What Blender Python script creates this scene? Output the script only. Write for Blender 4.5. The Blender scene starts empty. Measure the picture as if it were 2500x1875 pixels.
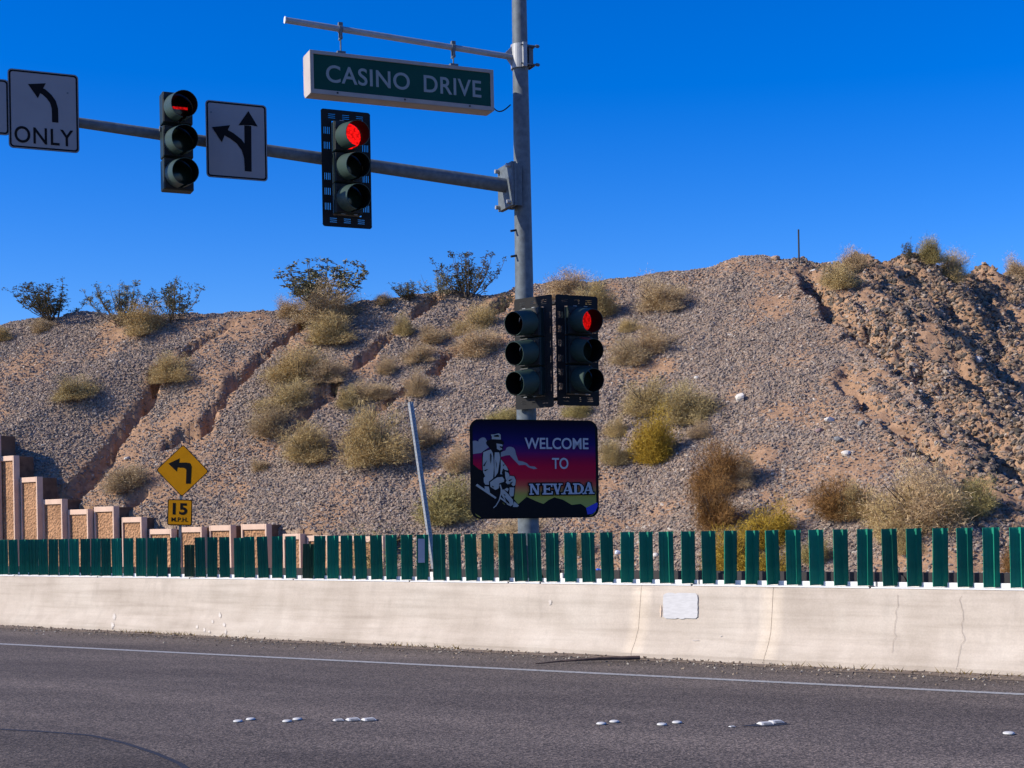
import bpy, bmesh, math, random
import numpy as np
from mathutils import Vector, Matrix

R = math.radians
random.seed(7)
rng = np.random.default_rng(11)
scene = bpy.context.scene
COL = scene.collection

# ------------------------------------------------------------------ camera
FPX, CAMH, ROLL = 3600.0, 1.54, R(1.0)
CU, CV = 1250.0, 1279.0                     # optical axis in the 2500x1875 frame
cam_d = bpy.data.cameras.new('camera')
cam = bpy.data.objects.new('camera', cam_d); COL.objects.link(cam)
cam_d.sensor_fit = 'HORIZONTAL'; cam_d.sensor_width = 36.0
cam_d.lens = 36.0 * FPX / 2500.0
cam_d.shift_y = (CV - 937.5) / 2500.0
cam_d.clip_start = 0.1; cam_d.clip_end = 6000
cam.matrix_world = Matrix.Translation((0, 0, CAMH)) @ Matrix.Rotation(R(90), 4, 'X') @ Matrix.Rotation(-ROLL, 4, 'Z')
scene.camera = cam

# ------------------------------------------------------------------ light
SUN_EL, SUN_AZ = R(31), math.atan2(-0.974, -0.225)      # azimuth from +Y towards +X
SUN = Vector((math.sin(SUN_AZ) * math.cos(SUN_EL), math.cos(SUN_AZ) * math.cos(SUN_EL), math.sin(SUN_EL)))
world = bpy.data.worlds.new('World'); scene.world = world; world.use_nodes = True
wn = world.node_tree; wn.nodes.clear()
sky = wn.nodes.new('ShaderNodeTexSky'); sky.sky_type = 'NISHITA'; sky.sun_disc = False
sky.sun_elevation = SUN_EL; sky.sun_rotation = SUN_AZ
sky.altitude = 600; sky.air_density = 1.0; sky.dust_density = 0.35; sky.ozone_density = 6.0
hs = wn.nodes.new('ShaderNodeHueSaturation'); hs.inputs['Saturation'].default_value = 1.34; hs.inputs['Hue'].default_value = 0.519
bg = wn.nodes.new('ShaderNodeBackground'); bg.inputs['Strength'].default_value = 0.15
wo = wn.nodes.new('ShaderNodeOutputWorld')
wn.links.new(sky.outputs[0], hs.inputs['Color']); wn.links.new(hs.outputs[0], bg.inputs[0]); wn.links.new(bg.outputs[0], wo.inputs[0])
sun_d = bpy.data.lights.new('sun', 'SUN'); sun_d.energy = 4.7; sun_d.angle = R(0.5); sun_d.color = (1.0, 0.92, 0.78)
sun = bpy.data.objects.new('sun', sun_d); COL.objects.link(sun)
sun.rotation_euler = SUN.to_track_quat('Z', 'Y').to_euler(); sun.location = (-30, -10, 40)
scene.view_settings.view_transform = 'Standard'; scene.view_settings.look = 'None'
scene.view_settings.exposure = 0.3; scene.view_settings.gamma = 1.0; scene.view_settings.use_curve_mapping = False
scene.render.engine = 'CYCLES'
scene.cycles.max_bounces = 4; scene.cycles.transparent_max_bounces = 4

# ------------------------------------------------------------------ layout helpers
CR, SR = math.cos(ROLL), math.sin(ROLL)
def ray(u, v):
    a, b = u - CU, CV - v
    return Vector(((a * CR + b * SR) / FPX, 1.0, (-a * SR + b * CR) / FPX))
def at(u, v, Y):
    d = ray(u, v); return Vector((d.x * Y, Y, CAMH + d.z * Y))
def ground(u, v, z=0.0):
    d = ray(u, v); return at(u, v, (z - CAMH) / d.z)
_g0, _g1 = ground(2500, 1655), ground(0, 1528)
DV = (_g1 - _g0).normalized()                 # along the barrier, leftward and away
DV = Vector((DV.x, DV.y, 0)); NV = Vector((-DV.y, DV.x, 0))
if NV.y < 0: NV = -NV                         # across the road, away from the camera
TB = NV.dot(_g0)                              # foot of the barrier
def on_t(u, v, t):
    d = ray(u, v); return at(u, v, t / (NV.x * d.x + NV.y * d.y))
def st(p): return DV.dot(Vector((p[0], p[1], 0))), NV.dot(Vector((p[0], p[1], 0)))
def xyz(s, t, z=0.0): return Vector((DV.x * s + NV.x * t, DV.y * s + NV.y * t, z))
def s_at(u, v, t): return st(on_t(u, v, t))[0]
ROAD_YAW = math.atan2(-DV.y, -DV.x)           # local +x runs right along the barrier, local +y away

# ------------------------------------------------------------------ materials
MATS = {}
def newmat(name):
    m = bpy.data.materials.new(name); m.use_nodes = True; MATS[name] = m
    nt = m.node_tree; return m, nt, nt.nodes['Principled BSDF']
def N(nt, kind, **kw):
    n = nt.nodes.new(kind)
    for k, v in kw.items():
        if k in n.inputs: n.inputs[k].default_value = v
        else: setattr(n, k, v)
    return n
def ramp(nt, fac, stops, interp='LINEAR'):
    r = nt.nodes.new('ShaderNodeValToRGB'); r.color_ramp.interpolation = interp
    e = r.color_ramp.elements
    while len(e) > 1: e.remove(e[0])
    e[0].position = stops[0][0]; e[0].color = (*stops[0][1], 1)
    for p, c in stops[1:]:
        x = e.new(p); x.color = (*c, 1)
    nt.links.new(fac, r.inputs[0]); return r
def mix(nt, fac, a, b, mode='MIX'):
    m = nt.nodes.new('ShaderNodeMix'); m.data_type = 'RGBA'; m.blend_type = mode
    for sock, val in ((m.inputs[0], fac), (m.inputs[6], a), (m.inputs[7], b)):
        if hasattr(val, 'links'): nt.links.new(val, sock)
        else: sock.default_value = val if not isinstance(val, tuple) else (*val, 1)[:4]
    return m.outputs[2]
def coords(nt, kind='Object', scale=(1, 1, 1)):
    c = nt.nodes.new('ShaderNodeTexCoord'); mp = nt.nodes.new('ShaderNodeMapping')
    mp.inputs['Scale'].default_value = scale
    nt.links.new(c.outputs[kind], mp.inputs[0]); return mp.outputs[0]
def noise(nt, co, scale, detail=4, rough=0.55):
    n = N(nt, 'ShaderNodeTexNoise', Scale=scale, Detail=detail, Roughness=rough); nt.links.new(co, n.inputs['Vector']); return n.outputs[0]
def bump(nt, h, bsdf, strength=0.3, dist=0.01):
    b = N(nt, 'ShaderNodeBump', Strength=strength, Distance=dist); nt.links.new(h, b.inputs['Height']); nt.links.new(b.outputs[0], bsdf.inputs['Normal'])
def plain(name, col, rough=0.6, metal=0.0, var=0.12, scale=8.0, spec=0.5, bumps=0.0):
    m, nt, b = newmat(name)
    co = coords(nt); n = noise(nt, co, scale, 5)
    lo = tuple(c * (1 - var) for c in col); hi = tuple(min(1, c * (1 + var)) for c in col)
    r = ramp(nt, n, [(0.3, lo), (0.7, hi)]); nt.links.new(r.outputs[0], b.inputs['Base Color'])
    b.inputs['Roughness'].default_value = rough; b.inputs['Metallic'].default_value = metal
    b.inputs['Specular IOR Level'].default_value = spec
    if bumps: bump(nt, n, b, bumps, 0.01)
    return m
def emit(name, col, strength):
    m, nt, b = newmat(name)
    b.inputs['Base Color'].default_value = (*[c * 0.12 for c in col], 1); b.inputs['Specular IOR Level'].default_value = 0.1; b.inputs['Emission Color'].default_value = (*col, 1)
    co = coords(nt); v = N(nt, 'ShaderNodeTexVoronoi', Scale=42.0); nt.links.new(co, v.inputs['Vector'])
    mr = N(nt, 'ShaderNodeMapRange'); nt.links.new(v.outputs['Distance'], mr.inputs[0])
    mr.inputs[1].default_value = 0.0; mr.inputs[2].default_value = 0.8; mr.inputs[3].default_value = strength * 1.5; mr.inputs[4].default_value = strength * 0.45
    nt.links.new(mr.outputs[0], b.inputs['Emission Strength']); b.inputs['Roughness'].default_value = 0.3
    return m

plain('galvanized', (0.112, 0.134, 0.152), 0.6, 0.0, 0.25, 14.0, spec=0.3)
plain('galvanized_bright', (0.30, 0.31, 0.32), 0.5, 0.2, 0.15, 9.0)
plain('sign_white', (0.27, 0.262, 0.27), 0.6, 0, 0.06, 3.0, spec=0.15)
plain('sign_black', (0.008, 0.008, 0.009), 0.7, 0, 0.1, spec=0.1)
plain('sign_edge', (0.05, 0.05, 0.07), 0.5, 0, 0.1)
plain('sign_green', (0.004, 0.052, 0.040), 0.6, 0, 0.12, 3.0, spec=0.12)
plain('sign_letter', (0.235, 0.27, 0.275), 0.6, 0, 0.05, spec=0.15)
plain('box_white', (0.46, 0.40, 0.36), 0.6, 0, 0.08, 5.0, spec=0.2)
plain('box_white_shaded', (0.33, 0.295, 0.275), 0.6, 0, 0.1, 5.0, spec=0.15)  # box white darkened: shade on the sign's front frame put into the colour
plain('signal_green', (0.007, 0.018, 0.018), 0.5, 0, 0.2, 6.0, spec=0.25)
plain('visor_green', (0.030, 0.056, 0.048), 0.55, 0, 0.15, 6.0, spec=0.25)
plain('signal_black', (0.008, 0.009, 0.010), 0.65, 0, 0.25, 6.0)
plain('visor_inside', (0.004, 0.005, 0.005), 0.85, 0, 0.1, spec=0.15)
plain('backplate', (0.012, 0.012, 0.013), 0.7, 0, 0.2, 6.0, spec=0.2)
plain('lens_amber_off', (0.02, 0.034, 0.028), 0.2)
plain('lens_green_off', (0.012, 0.040, 0.034), 0.2)
plain('lens_red_off', (0.03, 0.002, 0.002), 0.2)
emit('lens_red_on', (1.0, 0.008, 0.008), 0.95)
emit('lens_red_dim', (1.0, 0.008, 0.008), 0.45)
plain('cable_black', (0.012, 0.012, 0.013), 0.6)
plain('rail_white', (0.78, 0.77, 0.74), 0.5, 0, 0.08, 4.0)
plain('rail_black', (0.016, 0.013, 0.016), 0.6, 0, 0.2)
plain('reflector', (0.42, 0.42, 0.50), 0.35, 0, 0.1)
plain('warn_yellow', (0.62, 0.25, 0.002), 0.6, 0, 0.07, 4.0, spec=0.1)
plain('ridge_post', (0.02, 0.018, 0.018), 0.7)
plain('dot_white', (0.55, 0.54, 0.51), 0.65, 0, 0.1, 20.0)
plain('dot_base', (0.35, 0.06, 0.04), 0.6, 0, 0.2, 20.0)
plain('stick_brown', (0.08, 0.05, 0.04), 0.85, 0, 0.4, 12.0, bumps=0.5)
plain('litter_blue', (0.02, 0.12, 0.6), 0.4)
plain('litter_white', (0.75, 0.78, 0.85), 0.4)
plain('crack_dark', (0.24, 0.20, 0.165), 0.95, 0, 0.3, 30.0)
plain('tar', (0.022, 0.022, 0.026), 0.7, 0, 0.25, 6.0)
plain('wood_twig', (0.11, 0.085, 0.06), 0.9, 0, 0.3, 20.0)
plain('stone_pale', (0.62, 0.57, 0.50), 0.9, 0, 0.15, 12.0, bumps=0.4)
plain('stone_tan', (0.36, 0.25, 0.17), 0.9, 0, 0.2, 12.0, bumps=0.4)
plain('stone_grey', (0.19, 0.19, 0.19), 0.9, 0, 0.25, 12.0, bumps=0.4)
plain('stone_mauve', (0.26, 0.18, 0.17), 0.9, 0, 0.2, 12.0, bumps=0.4)
plain('pilaster', (0.66, 0.46, 0.34), 0.85, 0, 0.1, 3.0, bumps=0.2)
plain('wall_earth', (0.135, 0.080, 0.05), 0.95, 0, 0.35, 5.0, bumps=0.4)

def m_asphalt(name='asphalt', k=1.0):
    m, nt, b = newmat(name)
    co = coords(nt)
    big = noise(nt, coords(nt, scale=(0.16, 0.9, 1)), 1.0, 4)
    fine = noise(nt, co, 75.0, 3, 0.7)
    v = N(nt, 'ShaderNodeTexVoronoi', Scale=70.0); nt.links.new(co, v.inputs['Vector'])
    c1 = ramp(nt, big, [(0.3, (0.098 * k, 0.083 * k, 0.073 * k)), (0.7, (0.142 * k, 0.121 * k, 0.105 * k))]).outputs[0]
    c2 = ramp(nt, v.outputs['Color'], [(0.1, (0.25, 0.24, 0.25)), (0.5, (0.9, 0.88, 0.86)), (0.85, (2.2, 2.05, 1.95))]).outputs[0]
    tc = nt.nodes.new('ShaderNodeTexCoord'); dt = N(nt, 'ShaderNodeVectorMath', operation='DOT_PRODUCT'); nt.links.new(tc.outputs['Object'], dt.inputs[0]); dt.inputs[1].default_value = tuple(NV)
    ds_ = N(nt, 'ShaderNodeVectorMath', operation='DOT_PRODUCT'); nt.links.new(tc.outputs['Object'], ds_.inputs[0]); ds_.inputs[1].default_value = tuple(DV * 0.05)
    cx_ = N(nt, 'ShaderNodeCombineXYZ'); nt.links.new(dt.outputs['Value'], cx_.inputs[0]); nt.links.new(ds_.outputs['Value'], cx_.inputs[1])
    band = noise(nt, cx_.outputs[0], 0.95, 3)
    c1 = mix(nt, 1.0, c1, ramp(nt, band, [(0.3, (0.68, 0.68, 0.69)), (0.5, (0.92, 0.92, 0.92)), (0.7, (1.18, 1.17, 1.15))]).outputs[0], 'MULTIPLY')
    c = mix(nt, 0.85, c1, c2, 'MULTIPLY')
    c3 = ramp(nt, fine, [(0.3, (0.45, 0.45, 0.47)), (0.7, (1.5, 1.47, 1.43))]).outputs[0]
    c = mix(nt, 0.8, c, c3, 'MULTIPLY')
    nt.links.new(c, b.inputs['Base Color']); b.inputs['Roughness'].default_value = 0.9
    b.inputs['Specular IOR Level'].default_value = 0.25
    bump(nt, v.outputs['Distance'], b, 0.5, 0.006)
m_asphalt()
m_asphalt('asphalt_dark', 0.72)

def m_linepaint():
    m, nt, b = newmat('line_paint')
    co = coords(nt); n = noise(nt, co, 22.0, 6, 0.7)
    r = ramp(nt, n, [(0.34, (0.15, 0.145, 0.14)), (0.48, (0.34, 0.335, 0.32)), (0.7, (0.44, 0.43, 0.41))])
    nt.links.new(r.outputs[0], b.inputs['Base Color']); b.inputs['Roughness'].default_value = 0.7
m_linepaint()

def m_concrete():
    m, nt, b = newmat('concrete')
    co = coords(nt)
    big = noise(nt, co, 0.9, 5, 0.6)
    strk = noise(nt, coords(nt, scale=(0.5, 0.5, 2.2)), 2.2, 5)
    drip = noise(nt, coords(nt, scale=(2.2, 1, 0.8)), 1.3, 6)
    fine = noise(nt, co, 55.0, 4, 0.7)
    c = ramp(nt, big, [(0.25, (0.43, 0.365, 0.295)), (0.5, (0.52, 0.45, 0.37)), (0.75, (0.58, 0.515, 0.43))]).outputs[0]
    c = mix(nt, 0.55, c, ramp(nt, strk, [(0.3, (0.80, 0.78, 0.76)), (0.62, (1.06, 1.05, 1.05))]).outputs[0], 'MULTIPLY')
    c = mix(nt, 0.3, c, ramp(nt, drip, [(0.35, (0.72, 0.70, 0.68)), (0.55, (1, 1, 1))]).outputs[0], 'MULTIPLY')
    c = mix(nt, 0.5, c, ramp(nt, fine, [(0.3, (0.82, 0.82, 0.82)), (0.7, (1.12, 1.12, 1.12))]).outputs[0], 'MULTIPLY')
    scr = noise(nt, coords(nt, scale=(.22, .22, 5.5)), 2.6, 7, .62)
    c = mix(nt, 0.32, c, ramp(nt, scr, [(0.36, (0.70, 0.68, 0.66)), (0.5, (1, 1, 1)), (0.68, (1.12, 1.12, 1.13))]).outputs[0], 'MULTIPLY')
    grm = noise(nt, coords(nt, scale=(1.2, 1, .5)), 2.4, 7, .68)
    c = mix(nt, ramp(nt, grm, [(0.54, (0, 0, 0)), (0.76, (.42, .42, .42))]).outputs[0], c, (0.30, 0.255, 0.21))
    pit = N(nt, 'ShaderNodeTexVoronoi', Scale=26.0); nt.links.new(co, pit.inputs['Vector'])
    c = mix(nt, ramp(nt, pit.outputs['Distance'], [(0.03, (0.55, 0.55, 0.55)), (0.07, (0, 0, 0))]).outputs[0], c, (0.24, 0.20, 0.17))
    nt.links.new(c, b.inputs['Base Color']); b.inputs['Roughness'].default_value = 0.9
    b.inputs['Specular IOR Level'].default_value = 0.2
    bump(nt, fine, b, 0.25, 0.006)
m_concrete()
def m_patch():
    m, nt, b = newmat('patch_paint')
    n = noise(nt, coords(nt, scale=(2, 2, 9)), 5.0, 5, 0.7)
    r = ramp(nt, n, [(0.3, (0.46, 0.45, 0.44)), (0.7, (0.58, 0.57, 0.56))])
    nt.links.new(r.outputs[0], b.inputs['Base Color']); b.inputs['Roughness'].default_value = 0.8
m_patch()
plain('scuff_white', (0.57, 0.51, 0.44), 0.8, 0, 0.1, 20.0)
plain('scuff_tan', (0.66, 0.50, 0.36), 0.8, 0, 0.1, 20.0)

def m_paddle():
    m, nt, b = newmat('paddle_green')
    co = coords(nt); n = noise(nt, co, 6.0, 5); oi = N(nt, 'ShaderNodeObjectInfo')
    c = ramp(nt, n, [(0.3, (0.002, 0.135, 0.085)), (0.7, (0.004, 0.20, 0.125))]).outputs[0]
    c = mix(nt, 0.8, c, ramp(nt, oi.outputs['Random'], [(0, (0.5, 0.55, 0.55)), (0.7, (1.1, 1.05, 1.0)), (1, (2.2, 1.5, 1.45))]).outputs[0], 'MULTIPLY')
    dst = noise(nt, coords(nt, scale=(1, 1, .35)), 9.0, 6, .7)
    c = mix(nt, ramp(nt, dst, [(0.5, (0, 0, 0)), (0.8, (.28, .28, .28))]).outputs[0], c, (0.16, 0.15, 0.12))
    nt.links.new(c, b.inputs['Base Color']); b.inputs['Roughness'].default_value = 0.6; b.inputs['Specular IOR Level'].default_value = 0.3
m_paddle()
plain('paddle_old', (0.012, 0.055, 0.022), 0.6, 0, 0.2)

def m_stucco():
    m, nt, b = newmat('stucco')
    co = coords(nt); v = N(nt, 'ShaderNodeTexVoronoi', Scale=16.0); nt.links.new(co, v.inputs['Vector'])
    n = noise(nt, co, 1.6, 5)
    c = ramp(nt, n, [(0.3, (0.32, 0.165, 0.08)), (0.7, (0.44, 0.235, 0.12))]).outputs[0]
    c = mix(nt, 0.7, c, ramp(nt, v.outputs['Color'], [(0.1, (0.6, 0.6, 0.6)), (0.9, (1.25, 1.25, 1.25))]).outputs[0], 'MULTIPLY')
    nt.links.new(c, b.inputs['Base Color']); b.inputs['Roughness'].default_value = 0.95
    bump(nt, v.outputs['Distance'], b, 0.8, 0.05)
m_stucco()

def m_hill():
    m, nt, b = newmat('hill_soil')
    co = coords(nt); at_ = N(nt, 'ShaderNodeAttribute', attribute_name='dirt')
    n1 = noise(nt, co, 0.5, 6); n2 = noise(nt, co, 7.0, 5, 0.7)
    v = N(nt, 'ShaderNodeTexVoronoi', Scale=30.0); nt.links.new(co, v.inputs['Vector'])
    grav = ramp(nt, v.outputs['Color'], [(0.05, (0.13, 0.098, 0.075)), (0.35, (0.25, 0.18, 0.13)), (0.6, (0.33, 0.24, 0.175)), (0.9, (0.46, 0.345, 0.25))]).outputs[0]
    soil = ramp(nt, n2, [(0.25, (0.24, 0.14, 0.078)), (0.55, (0.37, 0.225, 0.135)), (0.8, (0.51, 0.34, 0.22))]).outputs[0]
    ad = N(nt, 'ShaderNodeMath', operation='ADD'); nt.links.new(at_.outputs['Fac'], ad.inputs[0])
    mm = N(nt, 'ShaderNodeMath', operation='MULTIPLY_ADD'); nt.links.new(n1, mm.inputs[0]); mm.inputs[1].default_value = 1.1; mm.inputs[2].default_value = -0.52
    nt.links.new(mm.outputs[0], ad.inputs[1])
    f = ramp(nt, ad.outputs[0], [(0.1, (0, 0, 0)), (0.5, (1, 1, 1))]).outputs[0]
    c = mix(nt, f, grav, soil)
    nt.links.new(c, b.inputs['Base Color']); b.inputs['Roughness'].default_value = 0.95
    b.inputs['Specular IOR Level'].default_value = 0.1
    bump(nt, n2, b, 0.6, 0.06)
m_hill()
def m_gravel(name, stops):
    m, nt, b = newmat(name)
    oi = N(nt, 'ShaderNodeObjectInfo')
    c = ramp(nt, oi.outputs['Random'], stops, 'CONSTANT').outputs[0]
    n = noise(nt, coords(nt), 3.0, 3)
    c = mix(nt, 0.6, c, ramp(nt, n, [(0.3, (0.75, 0.75, 0.75)), (0.7, (1.2, 1.2, 1.2))]).outputs[0], 'MULTIPLY')
    nt.links.new(c, b.inputs['Base Color']); b.inputs['Roughness'].default_value = 0.88
    b.inputs['Specular IOR Level'].default_value = 0.25
m_gravel('gravel', [(0, (0.195, 0.158, 0.132)), (0.14, (0.26, 0.205, 0.165)), (0.30, (0.30, 0.232, 0.182)), (0.44, (0.225, 0.182, 0.155)),
                    (0.56, (0.335, 0.255, 0.197)), (0.68, (0.28, 0.195, 0.145)), (0.78, (0.155, 0.13, 0.113)), (0.85, (0.36, 0.285, 0.222)), (0.975, (0.50, 0.43, 0.35))])
m_gravel('dark_gravel', [(0, (0.09, 0.076, 0.062)), (0.2, (0.165, 0.122, 0.088)), (0.4, (0.25, 0.165, 0.105)), (0.58, (0.115, 0.097, 0.08)), (0.72, (0.32, 0.22, 0.145)), (0.86, (0.20, 0.15, 0.11)), (0.95, (0.42, 0.34, 0.26))])
m_gravel('grit', [(0, (0.20, 0.15, 0.11)), (0.3, (0.28, 0.22, 0.16)), (0.6, (0.12, 0.10, 0.09)), (0.85, (0.45, 0.40, 0.32))])
plain('road_dirt', (0.155, 0.115, 0.085), 0.95, 0, 0.35, 9.0, bumps=0.5)
plain('desert_soil', (0.33, 0.24, 0.17), 0.95, 0, 0.25, 0.4)

def m_leaf(name, a, b_, c_):
    m, nt, b = newmat(name)
    at_ = N(nt, 'ShaderNodeAttribute', attribute_name='tint')
    r = ramp(nt, at_.outputs['Fac'], [(0, a), (0.5, b_), (1, c_)])
    oi = N(nt, 'ShaderNodeObjectInfo')
    c = mix(nt, 0.5, r.outputs[0], ramp(nt, oi.outputs['Random'], [(0, (0.8, 0.84, 0.8)), (1, (1.2, 1.14, 1.1))]).outputs[0], 'MULTIPLY')
    nt.links.new(c, b.inputs['Base Color']); b.inputs['Roughness'].default_value = 0.8
    b.inputs['Specular IOR Level'].default_value = 0.15
m_leaf('leaf_tan', (0.34, 0.23, 0.125), (0.50, 0.36, 0.20), (0.62, 0.48, 0.29))
m_leaf('leaf_olive', (0.33, 0.23, 0.10), (0.49, 0.365, 0.165), (0.60, 0.47, 0.235))
m_leaf('leaf_green', (0.26, 0.20, 0.08), (0.40, 0.325, 0.125), (0.51, 0.43, 0.185))
m_leaf('leaf_yellow', (0.26, 0.16, 0.02), (0.44, 0.29, 0.035), (0.56, 0.39, 0.07))
m_leaf('leaf_rust', (0.15, 0.07, 0.02), (0.27, 0.14, 0.045), (0.34, 0.20, 0.08))
m_leaf('leaf_greasewood', (0.12, 0.115, 0.065), (0.19, 0.185, 0.105), (0.27, 0.26, 0.15))

# ------------------------------------------------------------------ mesh builder
class MB:
    def __init__(s): s.v = []; s.f = []; s.sm = []
    def add(s, vs, fs, smooth=False):
        o = len(s.v); s.v += [tuple(p) for p in vs]
        for f in fs: s.f.append(tuple(i + o for i in f)); s.sm.append(smooth)
        return s
    def box(s, c, size, M=None):
        x, y, z = [k / 2 for k in size]; c = Vector(c)
        vs = [Vector(p) for p in ((-x, -y, -z), (x, -y, -z), (x, y, -z), (-x, y, -z), (-x, -y, z), (x, -y, z), (x, y, z), (-x, y, z))]
        vs = [c + (M @ p if M else p) for p in vs]
        return s.add(vs, [(0, 3, 2, 1), (4, 5, 6, 7), (0, 1, 5, 4), (1, 2, 6, 5), (2, 3, 7, 6), (3, 0, 4, 7)])
    def cyl(s, p0, p1, r0, r1=None, n=16, caps=True):
        r1 = r0 if r1 is None else r1; p0, p1 = Vector(p0), Vector(p1)
        ax = (p1 - p0).normalized(); a = ax.orthogonal().normalized(); b = ax.cross(a)
        vs = []
        for p, r in ((p0, r0), (p1, r1)):
            vs += [p + a * (r * math.cos(2 * math.pi * i / n)) + b * (r * math.sin(2 * math.pi * i / n)) for i in range(n)]
        s.add(vs, [(i, (i + 1) % n, n + (i + 1) % n, n + i) for i in range(n)], True)
        if caps:
            s.add(vs[:n], [tuple(range(n))[::-1]]); s.add(vs[n:], [tuple(range(n))])
        return s
    def tube(s, pts, r, n=8):
        for a, b in zip(pts[:-1], pts[1:]): s.cyl(a, b, r, r, n)
        return s
    def prism(s, poly, y0, y1):                      # poly in (x, z), extruded along y
        a = 0.0
        for (x0, z0), (x1, z1) in zip(poly, poly[1:] + poly[:1]): a += x0 * z1 - x1 * z0
        if a < 0: poly = poly[::-1]
        n = len(poly)
        vs = [(x, y0, z) for x, z in poly] + [(x, y1, z) for x, z in poly]
        return s.add(vs, [tuple(range(n)), tuple(range(n, 2 * n))[::-1]] + [((i + 1) % n, i, n + i, n + (i + 1) % n) for i in range(n)])
    def build(s, name, mat, parent=None, bevel=0.0):
        me = bpy.data.meshes.new(name); me.from_pydata(s.v, [], s.f); me.update()
        me.polygons.foreach_set('use_smooth', s.sm)
        if mat: me.materials.append(MATS[mat])
        o = bpy.data.objects.new(name, me); COL.objects.link(o)
        if parent: o.parent = parent
        if bevel:
            b = o.modifiers.new('bevel', 'BEVEL'); b.width = bevel; b.segments = 2; b.limit_method = 'ANGLE'
        return o
def tag(o, label=None, cat=None, group=None, kind=None):
    for k, v in (('label', label), ('category', cat), ('group', group), ('kind', kind)):
        if v: o[k] = v
    return o
def empty(name, loc, yaw=0.0, label=None, cat=None, group=None):
    o = bpy.data.objects.new(name, None); COL.objects.link(o); o.empty_display_size = 0.2
    o.location = loc; o.rotation_euler = (0, 0, yaw); return tag(o, label, cat, group)
def rrect(w, h, r, n=6):
    pts = []
    for cx, cz, a0 in ((w / 2 - r, h / 2 - r, 0), (-w / 2 + r, h / 2 - r, 90), (-w / 2 + r, -h / 2 + r, 180), (w / 2 - r, -h / 2 + r, 270)):
        for i in range(n + 1):
            a = R(a0 + 90 * i / n); pts.append((cx + r * math.cos(a), cz + r * math.sin(a)))
    return pts
def text_mb(txt, x0, x1, z0, z1, y, depth=0.003, bold=0.0, spacing=1.0):
    cu = bpy.data.curves.new('t', 'FONT'); cu.body = txt; cu.offset = bold; cu.space_character = spacing; cu.resolution_u = 6
    o = bpy.data.objects.new('t', cu); COL.objects.link(o)
    dg = bpy.context.evaluated_depsgraph_get(); me = bpy.data.meshes.new_from_object(o.evaluated_get(dg))
    v = np.array([p.co[:2] for p in me.vertices]); lo, hi = v.min(0), v.max(0)
    v = (v - lo) / (hi - lo)
    mb = MB()
    fs = [tuple(p.vertices) for p in me.polygons]
    vv = [(x0 + a * (x1 - x0), y, z0 + b * (z1 - z0)) for a, b in v]
    mb.add(vv, fs)
    ec = {}
    for f in fs:
        for a, b in zip(f, f[1:] + f[:1]): ec[(a, b)] = 1
    bd = [e for e in ec if (e[1], e[0]) not in ec]
    n = len(vv)
    mb.add(vv + [(p[0], p[1] + depth, p[2]) for p in vv], [(b, a, a + n, b + n) for a, b in bd])
    bpy.data.objects.remove(o); bpy.data.curves.remove(cu); bpy.data.meshes.remove(me)
    return mb
def stroke_poly(pts, w0, w1=None):
    """outline of a polyline of given width in 2-D"""
    w1 = w0 if w1 is None else w1
    L, Rr = [], []; n = len(pts)
    for i, p in enumerate(pts):
        a = Vector(pts[max(i - 1, 0)]); b = Vector(pts[min(i + 1, n - 1)])
        d = (b - a).normalized(); nn = Vector((-d.y, d.x)); w = (w0 + (w1 - w0) * i / max(1, n - 1)) / 2
        L.append(tuple(Vector(p) + nn * w)); Rr.append(tuple(Vector(p) - nn * w))
    return L + Rr[::-1]
def arc(cx, cz, r, a0, a1, n=10): return [(cx + r * math.cos(R(a0 + (a1 - a0) * i / n)), cz + r * math.sin(R(a0 + (a1 - a0) * i / n))) for i in range(n + 1)]

# ------------------------------------------------------------------ value noise
def vnoise(x, y, seed=0):
    r = np.random.default_rng(seed).random((256, 256))
    xi, yi = np.floor(x).astype(int), np.floor(y).astype(int); fx, fy = x - xi, y - yi
    fx, fy = fx * fx * (3 - 2 * fx), fy * fy * (3 - 2 * fy)
    g = lambda i, j: r[i % 256, j % 256]
    return (g(xi, yi) * (1 - fx) + g(xi + 1, yi) * fx) * (1 - fy) + (g(xi, yi + 1) * (1 - fx) + g(xi + 1, yi + 1) * fx) * fy
def fbm(x, y, seed=0, oct=4):
    a, tot, out = 1.0, 0.0, 0
    for k in range(oct):
        out = out + a * vnoise(x * 2 ** k, y * 2 ** k, seed + k); tot += a; a *= 0.5
    return out / tot

# ------------------------------------------------------------------ ground, roads
tag(MB().add([(-2500, -2500, -0.03), (2500, -2500, -0.03), (2500, 2500, -0.03), (-2500, 2500, -0.03)], [(0, 1, 2, 3)]).build('ground', 'desert_soil'), kind='structure')
def strip(name, mat, s0, s1, t0, t1, z):
    mb = MB().add([xyz(s1, t0, z), xyz(s0, t0, z), xyz(s0, t1, z), xyz(s1, t1, z)], [(0, 1, 2, 3)])
    o = mb.build(name, mat); return tag(o, kind='structure')
strip('road', 'asphalt', -180, 180, -16, TB + 0.5, 0.0)
strip('far_road', 'asphalt', -180, 180, TB + 0.9, 25.3, 0.0)
# edge line: traced, worn white paint
e0, e1 = ground(0, 1572.5), ground(2500, 1696)
ed = (e1 - e0).normalized(); en = Vector((-ed.y, ed.x, 0))
mb = MB()
pts = [e0 + ed * k for k in np.arange(-30, 60, 0.5)]
for a, b in zip(pts[:-1], pts[1:]):
    w = 0.066
    mb.add([a - en * w + Vector((0, 0, .004)), b - en * w + Vector((0, 0, .004)), b + en * w + Vector((0, 0, .004)), a + en * w + Vector((0, 0, .004))], [(0, 1, 2, 3)])
tag(mb.build('edge_line_marking', 'line_paint'), kind='structure')
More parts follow.
